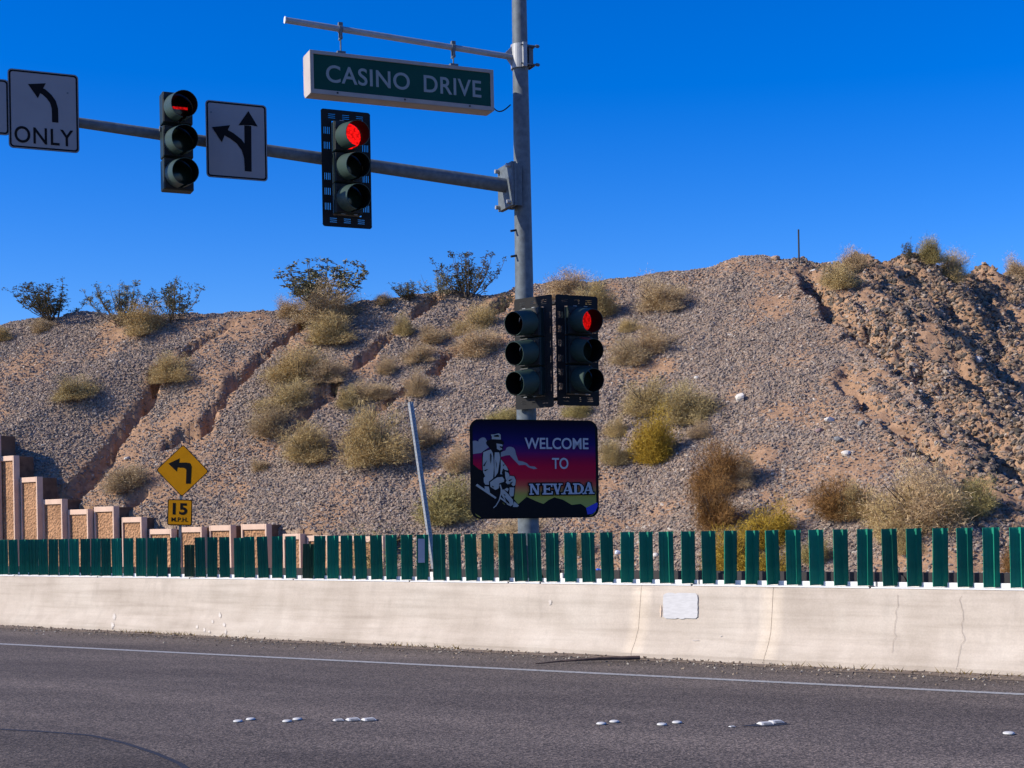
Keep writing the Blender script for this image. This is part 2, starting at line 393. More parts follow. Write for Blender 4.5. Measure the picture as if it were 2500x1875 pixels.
# dark strip across the asphalt, lower left
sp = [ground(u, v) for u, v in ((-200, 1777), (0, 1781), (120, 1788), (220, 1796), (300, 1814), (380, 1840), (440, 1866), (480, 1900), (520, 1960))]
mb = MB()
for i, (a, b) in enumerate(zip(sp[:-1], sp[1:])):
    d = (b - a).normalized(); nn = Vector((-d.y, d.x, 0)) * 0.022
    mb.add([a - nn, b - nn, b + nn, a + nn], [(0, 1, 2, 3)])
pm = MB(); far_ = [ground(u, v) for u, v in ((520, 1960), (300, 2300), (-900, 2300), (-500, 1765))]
pm.add([Vector((p.x, p.y, .002)) for p in sp + far_], [tuple(range(len(sp) + 4))]); po = pm.build('dark_road_area', 'asphalt_dark')  # darker asphalt tone filling the area below the strip
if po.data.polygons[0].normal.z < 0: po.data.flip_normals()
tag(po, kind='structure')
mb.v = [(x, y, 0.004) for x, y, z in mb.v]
tag(mb.build('dark_road_strip', 'tar'), kind='structure')  # dark strip, in the same black as the marker beds

# ------------------------------------------------------------------ hillside
TAN = math.tan(R(34.0))
S_K = np.array([-60, 10, 17, 22, 28.3, 32, 36.4, 45, 60, 120.0]); T_K = np.array([26, 26, 25.8, 25.0, 22.9, 20.9, 18.2, 15.4, 12.0, 6.0])
def t_foot(s):
    return sum(np.interp(s + k, S_K, T_K) for k in (-2.4, -1.2, 0, 1.2, 2.4)) / 5
def smin(a, b, k):
    h = np.clip(0.5 + 0.5 * (b - a) / k, 0, 1); return b * (1 - h) + a * h - k * h * (1 - h)
PC = None
M2 = Vector((0.57, -0.82, 0))
def slopes(s, t):
    z1 = (t - t_foot(s)) * TAN
    if PC is None: return z1
    x = DV.x * s + NV.x * t; y = DV.y * s + NV.y * t
    z2 = PC.z - (M2.x * (x - PC.x) + M2.y * (y - PC.y)) * TAN * 1.02
    return smin(z1, z2, 1.0)
def march(u, v, fn, y0=25.0, y1=95.0):
    d = ray(u, v); Y = np.linspace(y0, y1, 1400)
    s = DV.x * d.x * Y + DV.y * Y; t = NV.x * d.x * Y + NV.y * Y
    hit = np.nonzero(fn(s, t) > CAMH + d.z * Y)[0]
    if len(hit) == 0: return None
    return at(u, v, float(Y[hit[0]]))
PC = None
PC = march(2125, 723, slopes)
FK = 2500 / 2212.0
SKYL = [(0, 705), (60, 697), (150, 690), (250, 690), (370, 692), (480, 692), (560, 688), (620, 684), (700, 672), (800, 662), (860, 650), (930, 640), (1000, 637), (1060, 632), (1110, 630), (1180, 625), (1270, 598), (1330, 585), (1400, 577), (1480, 568), (1560, 556), (1630, 554), (1690, 560), (1760, 566), (1850, 566), (1900, 570), (1970, 575), (2100, 578), (2212, 585)]
cr = []
for u, v in SKYL:
    p = march(u * FK, v * FK - 4, slopes)
    if p is not None: cr.append((st(p)[0], p.z + (0.12 if u < 1250 else -0.16)))
cr.sort(); CS = np.array([c[0] for c in cr]); CZ = np.array([c[1] for c in cr])
def zc(s): return np.interp(s, CS, CZ)
def base_h(s, t):
    return np.maximum(smin(slopes(s, t), zc(s) + 0 * t, 0.5), 0.0)
# gullies traced in the photo (2500 px frame): points, half width (m), depth (m)
GUL = [
    ([(145, 1120), (205, 1075), (250, 1040), (288, 995), (339, 949), (384, 904), (452, 865), (497, 836), (565, 802)], [0.40, 0.36, 0.30, 0.24, 0.2, 0.16, 0.16, 0.16, 0.1], [0.62, 0.55, 0.45, 0.4, 0.35, 0.3, 0.3, 0.25, 0.1]),
    ([(435, 1020), (490, 1008), (545, 955), (610, 904), (667, 853), (723, 814), (752, 780)], [0.34, 0.30, 0.2, 0.15, 0.13, 0.22, 0.26], [0.35, 0.4, 0.35, 0.3, 0.25, 0.4, 0.4]),
    ([(1064, 730), (1004, 784), (956, 819), (899, 875), (843, 914), (787, 984), (735, 1023), (678, 1062)], [0.16, 0.1, 0.1, 0.14, 0.13, 0.2, 0.2, 0.1], [0.28, 0.15, 0.15, 0.25, 0.2, 0.25, 0.25, 0.1]),
    ([(1121, 845), (1090, 876), (1060, 906)], [0.15, 0.15, 0.12], [0.3, 0.3, 0.2]),
    ([(991, 953), (930, 1005), (860, 1079), (787, 1127)], [0.22, 0.2, 0.14, 0.1], [0.25, 0.22, 0.2, 0.1]),
    ([(1242, 728), (1200, 760), (1156, 801)], [0.35, 0.3, 0.15], [0.3, 0.3, 0.15]),
    ([(352, 1128), (338, 1136), (325, 1142)], [0.14, 0.16, 0.1], [0.35, 0.4, 0.15]),
    ([(1967, 663), (2053, 758), (2117, 830), (2184, 880), (2248, 934), (2343, 1002), (2456, 1115), (2520, 1180)], [0.35, 0.35, 0.3, 0.3, 0.3, 0.35, 0.4, 0.4], [0.3, 0.32, 0.3, 0.28, 0.25, 0.2, 0.2, 0.2]),
    ([(2117, 704), (2252, 799), (2433, 912), (2530, 1000)], [0.3, 0.35, 0.35, 0.35], [0.15, 0.2, 0.22, 0.22]),
    ([(2340, 680), (2433, 770), (2520, 810)], [0.3, 0.35, 0.35], [0.2, 0.2, 0.2]),
    ([(2060, 920), (2150, 1010), (2270, 1090), (2380, 1180)], [0.25, 0.25, 0.3, 0.3], [0.08, 0.1, 0.12, 0.12]),
]
# bare soil patches traced in the photo: u, v, radius (m), amount
PATCH = [(300, 805, 1.0, .9), (360, 830, .6, .6), (60, 900, 1.2, .6), (590, 795, 1.0, .9), (480, 780, .8, .7), (480, 1015, .7, .9), (300, 1040, .5, .8), (365, 1125, .7, .9), (420, 1120, .6, .7),
         (880, 900, .6, .8), (1240, 735, .8, 1), (1200, 770, .6, .8), (1600, 900, .5, .9), (1570, 860, .4, .6), (1490, 770, .4, .6), (1860, 1135, .5, .9), (1900, 745, .8, .9), (1880, 770, .6, .8),
         (1960, 880, .8, .5), (2150, 740, 1.0, .8), (2060, 1150, 1.2, .7), (2000, 1000, 1.0, .6), (2300, 1080, 1.2, .8), (2420, 1200, 1.0, .7), (2260, 860, 1.0, .7), (2400, 840, 1.1, .8), (2200, 980, .8, .4),
         (2480, 1230, .8, .9), (1700, 670, .8, .4), (1300, 1240, .5, .4), (250, 1100, .6, .6), (800, 1110, .6, .5), (640, 1060, .6, .5), (1150, 760, .6, .6), (1760, 1180, .5, .4), (1050, 1330, .6, .4)]
WALL_T0 = 25.55
sa = np.concatenate([np.linspace(-70, 5, 50)[:-1], np.arange(5, 50, 0.092), np.linspace(50, 130, 50)[1:]])
ta = np.concatenate([np.linspace(14, 17, 8)[:-1], np.arange(17, 44, 0.092), np.arange(44, 58, 0.16), np.linspace(58, 140, 30)[1:]])
SS, TT = np.meshgrid(sa, ta, indexing='ij')
def right_mask(s, t):
    x = DV.x * s + NV.x * t; y = DV.y * s + NV.y * t
    return np.clip(((x - PC.x) * 0.9 + (y - PC.y) * 0.06 + 1.7) / 2.4, 0, 1)
RM = right_mask(SS, TT)
ZB = base_h(SS, TT)
onslope = np.clip((ZB - 0.05) / 0.4, 0, 1)
dirt = np.zeros_like(ZB)
Zh = ZB.copy(); Gsum = np.zeros_like(ZB)
wob = (fbm(SS * 1.7, TT * 1.7, 5, 3) - 0.5)
for pts, ws, ds in GUL:
    q = [st(march(u, v, base_h) or at(u, v, 45)) for u, v in pts]; ws = [w_ * 1.25 for w_ in ws]
    dmin = np.full(ZB.shape, 9.0); wv = np.zeros_like(ZB); dv = np.zeros_like(ZB)
    for i in range(len(q) - 1):
        a, b = np.array(q[i]), np.array(q[i + 1]); ab = b - a
        f = np.clip(((SS - a[0]) * ab[0] + (TT - a[1]) * ab[1]) / (ab @ ab), 0, 1)
        dd = np.hypot(SS - a[0] - f * ab[0], TT - a[1] - f * ab[1])
        m = dd < dmin; dmin = np.where(m, dd, dmin)
        wv = np.where(m, ws[i] + (ws[i + 1] - ws[i]) * f, wv); dv = np.where(m, ds[i] + (ds[i + 1] - ds[i]) * f, dv)
    dn = dmin + wob * (0.35 + 0.55 * RM) + (fbm(SS * 3.6, TT * 3.6, 77, 3) - .5) * .42
    k = np.clip((1.0 - dn / np.maximum(wv, .05)) * 2.4, 0, 1); prof = k * k * (3 - 2 * k)
    brk = np.clip((fbm(SS * 1.5, TT * 1.5, 31, 3) - .30) * 3.2, .55, 1)
    stepn = fbm(SS * 3.1, TT * 3.1, 33, 3); ledge = np.floor(stepn * 7) / 7 + .3 * (stepn * 7 - np.floor(stepn * 7)) / 7
    gc = dv * (3.8 - 1.8 * RM) * prof * brk * (0.45 + 1.1 * ledge); Zh -= gc; Gsum += gc
    dirt = np.maximum(dirt, np.clip(1.5 - dn / (wv * 1.25), 0, 1) * (1 - .55 * RM))
for u, v, r_, am in PATCH:
    p = march(u, v, base_h)
    if p is None: continue
    s0, t0 = st(p); dd = np.hypot((SS - s0) * 0.8, (TT - t0)) + wob * 0.9
    dirt = np.maximum(dirt, am * np.clip(1.3 - dd / r_, 0, 1))
# right face: ribs and rills running down its own fall line
XX = DV.x * SS + NV.x * TT; YY = DV.y * SS + NV.y * TT
al = M2.x * XX + M2.y * YY; ac = -M2.y * XX + M2.x * YY
rib = fbm(ac * 1.0 + 1.3 * fbm(al * .7, ac * .7, 60, 3), al * 0.22, 40, 4)
Zh += RM * onslope * ((np.abs(rib - 0.5) * 2) ** 0.8 - 0.3) * 1.15
lump = fbm(SS * 2.6, TT * 2.6, 71, 4)
Zh += RM * onslope * ((lump - 0.5) * 0.55 + (fbm(SS * 5.5, TT * 5.5, 171, 2) - .5) * .22)
dirt = np.maximum(dirt, RM * np.clip((fbm(SS * 0.9, TT * 0.9, 90, 4) - 0.37) * 5, 0, 1) * 0.85)
al1 = SS * 0.25 + TT; ac1 = SS - 0.25 * TT
Zh += (1 - RM) * onslope * ((fbm(ac1 * 0.5, al1 * 0.12, 50, 3) - 0.5) * 0.5 + (fbm(SS * 1.3, TT * 1.3, 52, 4) - 0.5) * 0.22)
Zh += onslope * (fbm(SS * 4.5, TT * 4.5, 54, 2) - 0.5) * 0.07
dirt = np.maximum(dirt, 0.8 * np.clip((fbm(SS * 0.6, TT * 0.6, 95, 5) - 0.55) * 6, 0, 1))
# behind the retaining wall the slope starts at the wall; before it lies the far road
wall_front = WALL_T0 - 0.165 * np.clip((SS - 25.5) / 1.05, 0, 14)
WTOP = [(s_at(u, v, 24.5), on_t(u, v, 24.5).z) for u, v in ((-75, 1035), (-12, 1061), (33, 1112), (90, 1164), (151, 1218), (277, 1240), (345, 1262), (418, 1289), (563, 1284), (650, 1282), (733, 1305), (935, 1312))]
WTOP.sort(); wtop = np.interp(SS, [a for a, b in WTOP], [b for a, b in WTOP])
wlim = np.clip((SS - 21.5) / 2.0, 0, 1)
lim = wtop - 0.10 + np.maximum(0, TT - wall_front - 0.5) * (0.9 + 3 * (1 - wlim)) + 9 * (1 - wlim)
Zh = np.minimum(Zh, np.maximum(lim - .8 * Gsum, 0.0) + 0.5 * np.maximum(0, TT - wall_front - 4))
bm_ = (SS > 24.5) & (TT > wall_front + .3) & (TT < wall_front + 3.5)
Zh = np.where(bm_, np.maximum(Zh, wtop - .22 - Gsum), Zh)
cutm = (SS > 24.0) & (TT < wall_front + 0.42)
Zh = np.where(cutm, -0.06, np.where(TT < t_foot(SS) - 0.3, -0.06, Zh))
def hill_z(p):
    s, t = st(p); i = int(np.clip(np.searchsorted(sa, s) - 1, 0, len(sa) - 2)); j = int(np.clip(np.searchsorted(ta, t) - 1, 0, len(ta) - 2))
    a = (s - sa[i]) / (sa[i + 1] - sa[i]); b = (t - ta[j]) / (ta[j + 1] - ta[j])
    return float((Zh[i, j] * (1 - a) + Zh[i + 1, j] * a) * (1 - b) + (Zh[i, j + 1] * (1 - a) + Zh[i + 1, j + 1] * a) * b)
def on_hill(u, v):
    p = march(u, v, base_h)
    if p is None: return None
    p.z = hill_z(p); return p
ni, nj = SS.shape
verts = np.stack([XX, YY, Zh], -1).reshape(-1, 3)
ii, jj = np.meshgrid(np.arange(ni - 1), np.arange(nj - 1), indexing='ij')
q = np.stack([ii * nj + jj, ii * nj + jj + 1, (ii + 1) * nj + jj + 1, (ii + 1) * nj + jj], -1).reshape(-1, 4)
def grid_mesh(name, verts, quads, attrs):
    me = bpy.data.meshes.new(name); me.vertices.add(len(verts)); me.vertices.foreach_set('co', verts.astype(np.float32).ravel())
    me.loops.add(quads.size); me.loops.foreach_set('vertex_index', quads.astype(np.int32).ravel())
    me.polygons.add(len(quads)); me.polygons.foreach_set('loop_start', np.arange(0, quads.size, quads.shape[1], dtype=np.int32))
    me.update(calc_edges=True)
    for k, a in attrs.items():
        at_ = me.attributes.new(k, 'FLOAT', 'POINT'); at_.data.foreach_set('value', a.astype(np.float32).ravel())
    me.validate(); return me
me = grid_mesh('hillside', verts, q, {'dirt': dirt})
me.polygons.foreach_set('use_smooth', np.ones(len(me.polygons), bool))
if me.polygons[len(me.polygons) // 2].normal.z < 0: me.flip_normals()
me.materials.append(MATS['hill_soil'])
hill = bpy.data.objects.new('hillside', me); COL.objects.link(hill); tag(hill, kind='structure')

# loose stones on the slope: real stones, far too many to count
fu = 1250 + FPX * XX / np.maximum(YY, 1)
fine = (fu > -160) & (fu < 2660) & (TT < zc(SS) / TAN + t_foot(SS) + 2.5 + 13 * RM) & (TT > 16.5) & (Zh > 0.02)
fq = fine[:-1, :-1].ravel() & fine[1:, 1:].ravel()
fq &= ((ii < ni - 1) & (sa[ii] > 4) & (ta[jj] < 57.5)).ravel()
dens = np.clip(1.0 - 1.0 * dirt, 0.05, 1.2) * (1 - 0.8 * RM)
size = 1.0 + RM * 0.3
gme = grid_mesh('slope_gravel', verts, q[fq], {'dens': dens, 'size': size})
grav = bpy.data.objects.new('slope_gravel', gme); COL.objects.link(grav); tag(grav, kind='stuff', label='loose grey and mauve stones covering the cut slope', cat='gravel')
def gravel_nodes(name, density, smin_, smax_, matname, seed=3):
    ng = bpy.data.node_groups.new(name, 'GeometryNodeTree')
    ng.interface.new_socket('Geometry', in_out='INPUT', socket_type='NodeSocketGeometry')
    ng.interface.new_socket('Geometry', in_out='OUTPUT', socket_type='NodeSocketGeometry')
    L = ng.links.new; nd = ng.nodes.new
    gi, go = nd('NodeGroupInput'), nd('NodeGroupOutput')
    dp = nd('GeometryNodeDistributePointsOnFaces'); dp.inputs['Seed'].default_value = seed
    L(gi.outputs[0], dp.inputs['Mesh'])
    na = nd('GeometryNodeInputNamedAttribute'); na.data_type = 'FLOAT'; na.inputs['Name'].default_value = 'dens'
    mu = nd('ShaderNodeMath'); mu.operation = 'MULTIPLY'; mu.inputs[1].default_value = density
    L(na.outputs['Attribute'], mu.inputs[0]); L(mu.outputs[0], dp.inputs['Density'])
    jn = nd('GeometryNodeJoinGeometry')
    for k in range(5):
        ic = nd('GeometryNodeMeshIcoSphere'); ic.inputs['Radius'].default_value = 1.0; ic.inputs['Subdivisions'].default_value = 2
        sp_ = nd('GeometryNodeSetPosition'); nz = nd('ShaderNodeTexNoise'); nz.noise_dimensions = '4D'
        nz.inputs['W'].default_value = 3.7 * k + 1; nz.inputs['Scale'].default_value = 0.9; nz.inputs['Detail'].default_value = 1.0
        ps = nd('GeometryNodeInputPosition'); L(ps.outputs[0], nz.inputs['Vector'])
        sb = nd('ShaderNodeVectorMath'); sb.operation = 'SUBTRACT'; sb.inputs[1].default_value = (.5, .5, .5); L(nz.outputs['Color'], sb.inputs[0])
        sc = nd('ShaderNodeVectorMath'); sc.operation = 'SCALE'; sc.inputs['Scale'].default_value = 2.4; L(sb.outputs[0], sc.inputs[0])
        L(ic.outputs['Mesh'], sp_.inputs['Geometry']); L(sc.outputs[0], sp_.inputs['Offset'])
        tr = nd('GeometryNodeTransform'); tr.inputs['Scale'].default_value = [(1.25, .8, .55), (1, .9, .7), (1.4, .75, .6), (1.05, 1.0, .5), (.9, .8, .8)][k]
        L(sp_.outputs[0], tr.inputs['Geometry'])
        g2 = nd('GeometryNodeGeometryToInstance'); L(tr.outputs[0], g2.inputs[0]); L(g2.outputs[0], jn.inputs[0])
    ip = nd('GeometryNodeInstanceOnPoints'); ip.inputs['Pick Instance'].default_value = True
    L(dp.outputs['Points'], ip.inputs['Points']); L(jn.outputs[0], ip.inputs['Instance'])
    rr = nd('FunctionNodeRandomValue'); rr.data_type = 'FLOAT_VECTOR'; rr.inputs[0].default_value = (-.8, -.8, 0); rr.inputs[1].default_value = (.8, .8, 6.28)
    ro = [s_ for s_ in rr.outputs if s_.type == 'VECTOR'][0]
    er = nd('FunctionNodeEulerToRotation'); L(ro, er.inputs[0]); L(er.outputs[0], ip.inputs['Rotation'])
    rs = nd('FunctionNodeRandomValue'); rs.data_type = 'FLOAT'; rs.inputs['Seed'].default_value = 5
    fo = [s_ for s_ in rs.outputs if s_.type == 'VALUE'][0]
    pw = nd('ShaderNodeMath'); pw.operation = 'POWER'; pw.inputs[1].default_value = 3.0; L(fo, pw.inputs[0])
    ma = nd('ShaderNodeMath'); ma.operation = 'MULTIPLY_ADD'; ma.inputs[1].default_value = smax_ - smin_; ma.inputs[2].default_value = smin_; L(pw.outputs[0], ma.inputs[0])
    n2 = nd('GeometryNodeInputNamedAttribute'); n2.data_type = 'FLOAT'; n2.inputs['Name'].default_value = 'size'
    m2 = nd('ShaderNodeMath'); m2.operation = 'MULTIPLY'; L(ma.outputs[0], m2.inputs[0]); L(n2.outputs['Attribute'], m2.inputs[1]); L(m2.outputs[0], ip.inputs['Scale'])
    sm = nd('GeometryNodeSetMaterial'); sm.inputs['Material'].default_value = MATS[matname]
    L(ip.outputs[0], sm.inputs['Geometry']); L(sm.outputs[0], go.inputs[0])
    return ng
md = grav.modifiers.new('stones', 'NODES'); md.node_group = gravel_nodes('stones', 760.0, 0.011, 0.052, 'gravel')
gme.materials.append(MATS['gravel'])

rq = fq & (RM[:-1, :-1] > 0.02).ravel()
bare = np.clip((fbm(SS * 1.1, TT * 1.1, 190, 4) - 0.36) * 6, 0, 1)
dme = grid_mesh('dark_cobbles', verts, q[rq], {'dens': RM * np.clip(1 - .55 * dirt, .1, 1) * (.15 + .8 * bare), 'size': 1.0 + 0.5 * np.clip((30 - TT) / 6, 0, 1)})
dko = bpy.data.objects.new('dark_cobbles', dme); COL.objects.link(dko); tag(dko, kind='stuff', label='dark brown cobbles strewn over the eroded right slope', cat='cobbles')
md = dko.modifiers.new('cobbles', 'NODES'); md.node_group = gravel_nodes('cobbles', 330.0, 0.016, 0.088, 'dark_gravel', 21); dme.materials.append(MATS['dark_gravel'])

# single stones that stand out on the slope
def stone_mesh(seed):
    bm = bmesh.new(); bmesh.ops.create_icosphere(bm, subdivisions=2, radius=1.0); r = np.random.default_rng(seed)
    ax = r.normal(size=(9, 3)); ax /= np.linalg.norm(ax, axis=1)[:, None]; cut = r.uniform(.55, .9, 9)
    for v in bm.verts:
        for a, c in zip(ax, cut):
            d = v.co.dot(Vector(a)) - c
            if d > 0: v.co -= Vector(a) * d
    me = bpy.data.meshes.new('stone'); bm.to_mesh(me); bm.free(); return me
STM = [stone_mesh(k) for k in range(5)]
def stone(u, v, px, mat, label, asp=0.7):
    p = next((h for h in (on_hill(u, v + dv) for dv in range(0, 40, 3)) if h is not None), None)
    if p is None: return
    o = bpy.data.objects.new('stone', STM[int(u) % 5].copy()); COL.objects.link(o)
    o.data.materials.append(MATS[mat]); r = px / FPX * p.y * 0.62
    o.scale = (r * 1.15, r, r * asp); o.location = p + Vector((0, -0.02, r * 0.3)); o.rotation_euler = (random.uniform(-.4, .4), random.uniform(-.4, .4), random.uniform(0, 6))
    tag(o, label, 'stone', 'loose stones on the cut slope')
for a in [(1702, 926, 13, 'stone_pale', 'small white stone above the yellow bushes on the slope'),
          (1808, 985, 22, 'stone_pale', 'long white stone alone on grey gravel in mid slope', .9),
          (2024, 1038, 22, 'stone_pale', 'squarish white stone on bare soil, uppermost of a cluster'),
          (1999, 1062, 18, 'stone_mauve', 'mauve stone just left of the squarish white stone'),
          (2020, 1056, 16, 'stone_tan', 'tan stone just below the squarish white stone'),
          (2046, 1094, 20, 'stone_grey', 'dark grey angular stone below the white stone cluster'),
          (2065, 1122, 20, 'stone_pale', 'rounded white stone above the big brushwood bush'),
          (2101, 1048, 18, 'stone_grey', 'dark flat stone right of the squarish white stone'),
          (2144, 1020, 17, 'stone_tan', 'tan stone at the left edge of the dark gully stones'),
          (2311, 1050, 19, 'stone_tan', 'pale tan cobble among dark stones, lower right slope'),
          (2388, 916, 15, 'stone_pale', 'upright pale stone high on the right slope', 1.2),
          (2117, 837, 16, 'stone_tan', 'tan cobble beside the long dark gully'),
          (2162, 880, 15, 'stone_tan', 'brown cobble lower down the long dark gully'),
          (2245, 948, 13, 'stone_pale', 'small pale cobble at the gully bend'),
          (1940, 663, 13, 'stone_pale', 'white stone near the top of the dark gully'),
          (1893, 632, 20, 'stone_tan', 'tan boulder sitting on the skyline left of the thin post'),
          (2350, 998, 15, 'stone_tan', 'brown cobble above the pale tan cobble'),
          (2463, 995, 17, 'stone_tan', 'brown upright cobble near the right edge'),
          (2483, 1026, 16, 'stone_pale', 'bluish white stone at the right edge'),
          (309, 1044, 11, 'stone_pale', 'small white stone right of the big left gully'),
          (2120, 760, 12, 'stone_mauve', 'reddish stone below the upper right bush'),
          (2388, 655, 12, 'stone_pale', 'white stone on the skyline right of the dark bush'),
          (1985, 645, 13, 'stone_pale', 'pale stone on the skyline right of the thin post'),
          (2470, 1385, 22, 'stone_tan', 'red brown boulder seen low between the last paddles'),
          (1600, 1370, 13, 'stone_pale', 'white cobble seen low between paddles right of the pole')]:
    stone(*a)

# ------------------------------------------------------------------ concrete barrier
BT = 0.813
PROF = [(0.0, -0.03), (0.0, 0.06), (0.10, 0.20), (0.165, 0.33), (0.20, 0.56), (0.235, BT - 0.02), (0.25, BT), (0.98, BT), (1.03, 0.33), (1.2, 0.0), (1.2, -0.03)]
JOINTS = [s_at(1566, 1446, TB + 0.235), s_at(1888, 1452, TB + 0.235)]
cuts = sorted([-60.0, JOINTS[1], JOINTS[0], 31.0, 46.0, 90.0])
barrier = empty('concrete_barrier', xyz(0, TB, 0), ROAD_YAW, 'long pale concrete median barrier with sloped foot along the road', 'barrier')
for a, b in zip(cuts[:-1], cuts[1:]):
    a2, b2 = a + 0.0025, b - 0.0025
    n = max(2, int((b2 - a2) / 0.15)); mb = MB(); np_ = len(PROF)
    xs = np.linspace(-b2, -a2, n)                           # local x = -s
    jig = {}
    for x in xs:
        for k, (y, z) in enumerate(PROF):
            dz = dy = 0.0
            if k in (1,): dz = 0.03 * (fbm(np.array([x * 1.9]), np.array([1.3]), 5, 3)[0] - 0.5); 
            if 1 < k < 7: dy = 0.010 * (fbm(np.array([x * .5]), np.array([k * .7]), 9, 2)[0] - 0.5)
            mb.v.append((x, y + dy, z + dz))
    for i in range(n - 1):
        for k in range(np_ - 1):
            mb.f.append((i * np_ + k, (i + 1) * np_ + k, (i + 1) * np_ + k + 1, i * np_ + k + 1)); mb.sm.append(k in (1, 2, 3, 4))
    for e in (0, n - 1):
        mb.f.append(tuple(e * np_ + k for k in range(np_))); mb.sm.append(False)
    mb.build('barrier_section', 'concrete', barrier)
def face_pt(u, v):
    """local barrier coordinates of the front face point seen at (u, v)"""
    d = ray(u, v)
    for (y0, z0), (y1, z1) in zip(PROF[:6], PROF[1:7]):
        for f in np.linspace(0, 1, 25):
            y, z = y0 + (y1 - y0) * f, z0 + (z1 - z0) * f
            p = on_t(u, v, TB + y)
            if abs(p.z - z) < 0.018: return Vector((-st(p)[0], y, z))
    p = on_t(u, v, TB + 0.2); return Vector((-st(p)[0], 0.2, p.z))
def prof_y(z):
    return float(np.interp(z, [p[1] for p in PROF[1:7]], [p[0] for p in PROF[1:7]]))
def crack(pts, w, name='crack', mat='crack_dark'):
    q = [face_pt(*p) for p in pts]; qq = []
    for a, b in zip(q[:-1], q[1:]):
        for k in range(6):
            p = a.lerp(b, k / 6); p = Vector((p.x + random.uniform(-.02, .02), 0, p.z)); qq.append(p)
    qq.append(q[-1]); mb = MB()
    for a, b in zip(qq[:-1], qq[1:]):
        vs = [Vector((p.x + sx * w / 2, prof_y(p.z) - 0.009, p.z)) for p, sx in ((a, -1), (b, -1), (b, 1), (a, 1))]
        mb.add(vs, [(0, 1, 2, 3)])
    mb.build(name, mat, barrier)
crack([(2194, 1449), (2188, 1530), (2178, 1590)], 0.0028)
crack([(2346, 1452), (2349, 1510), (2350, 1570), (2335, 1630)], 0.003)
def blob(cu, cv, wu, hv, name, mat, seed, rect=False):
    r = np.random.default_rng(seed); pts = []; n = 44
    for i in range(n):
        a = 2 * math.pi * i / n; c, s_ = math.cos(a), math.sin(a)
        if rect: k = 1 / max(abs(c), abs(s_)); j = 1 + r.uniform(-.016, .016)
        else: k = 1; j = r.uniform(.45, 1.1)
        pts.append((cu + wu / 2 * c * k * j, cv + hv / 2 * s_ * k * j))
    mb = MB()
    vs = [face_pt(*p) for p in pts]; vs = [Vector((p.x, prof_y(p.z) - 0.010, p.z)) for p in vs]
    c0 = face_pt(cu, cv); rows = [vs]
    vs2 = [v.lerp(Vector((c0.x, 0, c0.z)), .5) for v in vs]; vs2 = [Vector((v.x, prof_y(v.z) - .010, v.z)) for v in vs2]
    c0 = Vector((c0.x, prof_y(c0.z) - .010, c0.z))
    mb.add(vs + vs2 + [c0], [(i, (i + 1) % n, n + (i + 1) % n, n + i) for i in range(n)] + [(n + i, n + (i + 1) % n, 2 * n) for i in range(n)])
    mb.build(name, mat, barrier)
blob(1662, 1476, 84, 62, 'paint_patch', 'patch_paint', 1, True)
blob(1614, 1490, 5, 34, 'scuff_mark', 'scuff_tan', 2)
blob(1344, 1468, 9, 16, 'scuff_mark', 'scuff_white', 3)
blob(280, 1503, 9, 18, 'scuff_mark', 'scuff_white', 4)
blob(276, 1524, 9, 20, 'scuff_mark', 'scuff_white', 5)
for k, (u, v, w, h) in enumerate([(482, 1528, 8, 12), (500, 1535, 6, 14), (520, 1515, 7, 10), (538, 1500, 8, 16), (548, 1522, 10, 12), (552, 1540, 7, 14), (512, 1540, 6, 8), (632, 1538, 4, 8), (1760, 1549, 8, 3), (1700, 1560, 20, 2), (645, 1555, 3, 8)]):
    blob(u, v, w, h, 'scuff_mark', 'scuff_white', 20 + k)

# windblown dirt, grit and dry weeds at the foot of the barrier
nS = 700; sv = np.linspace(-6, 42, nS)
wd = 0.10 + 0.28 * fbm(sv * .9, sv * 0 + .5, 7, 4) + 0.12 * (fbm(sv * 6, sv * 0, 8, 3) - .5)
hd = 0.0 + 0.07 * np.clip(fbm(sv * .7, sv * 0 + 3, 13, 5) - .38, 0, 1)
mb = MB()
for i, s_ in enumerate(sv):
    for y, z in ((-wd[i], 0.003), (-wd[i] * .45, hd[i] * .35 + .004), (0.03, hd[i] * .8 + .006)): mb.v.append(tuple(xyz(s_, TB + y, z)))
for i in range(nS - 1):
    for k in range(2): mb.f.append((i * 3 + k, i * 3 + k + 1, i * 3 + 4 + k, i * 3 + 3 + k)); mb.sm.append(True)
tag(mb.build('roadside_dirt', 'road_dirt'), 'thin brown drift of dirt along the foot of the barrier', 'dirt', kind='stuff')
gs = np.linspace(-4, 40, 300); gt = np.array([TB - 1.1, TB - .55, TB - .25, TB - .02]); GS, GT = np.meshgrid(gs, gt, indexing='ij')
gv = np.stack([DV.x * GS + NV.x * GT, DV.y * GS + NV.y * GT, GS * 0 + .004 + .02 * (GT > TB - .1)], -1).reshape(-1, 3)
i2, j2 = np.meshgrid(np.arange(299), np.arange(3), indexing='ij'); gq = np.stack([i2 * 4 + j2, i2 * 4 + j2 + 1, (i2 + 1) * 4 + j2 + 1, (i2 + 1) * 4 + j2], -1).reshape(-1, 4)
grme = grid_mesh('road_grit', gv, gq, {'dens': np.tile(np.array([.02, .2, .7, 1.0]), (300, 1)), 'size': np.ones(1200)})
gro = bpy.data.objects.new('road_grit', grme); COL.objects.link(gro); tag(gro, kind='stuff', label='scattered grit and pebbles on the shoulder by the barrier', cat='grit')
md = gro.modifiers.new('grit', 'NODES'); md.node_group = gravel_nodes('grit', 420.0, 0.003, 0.016, 'grit', 9); grme.materials.append(MATS['grit'])
a, b = ground(1308, 1624), ground(1562, 1609, 0.02)
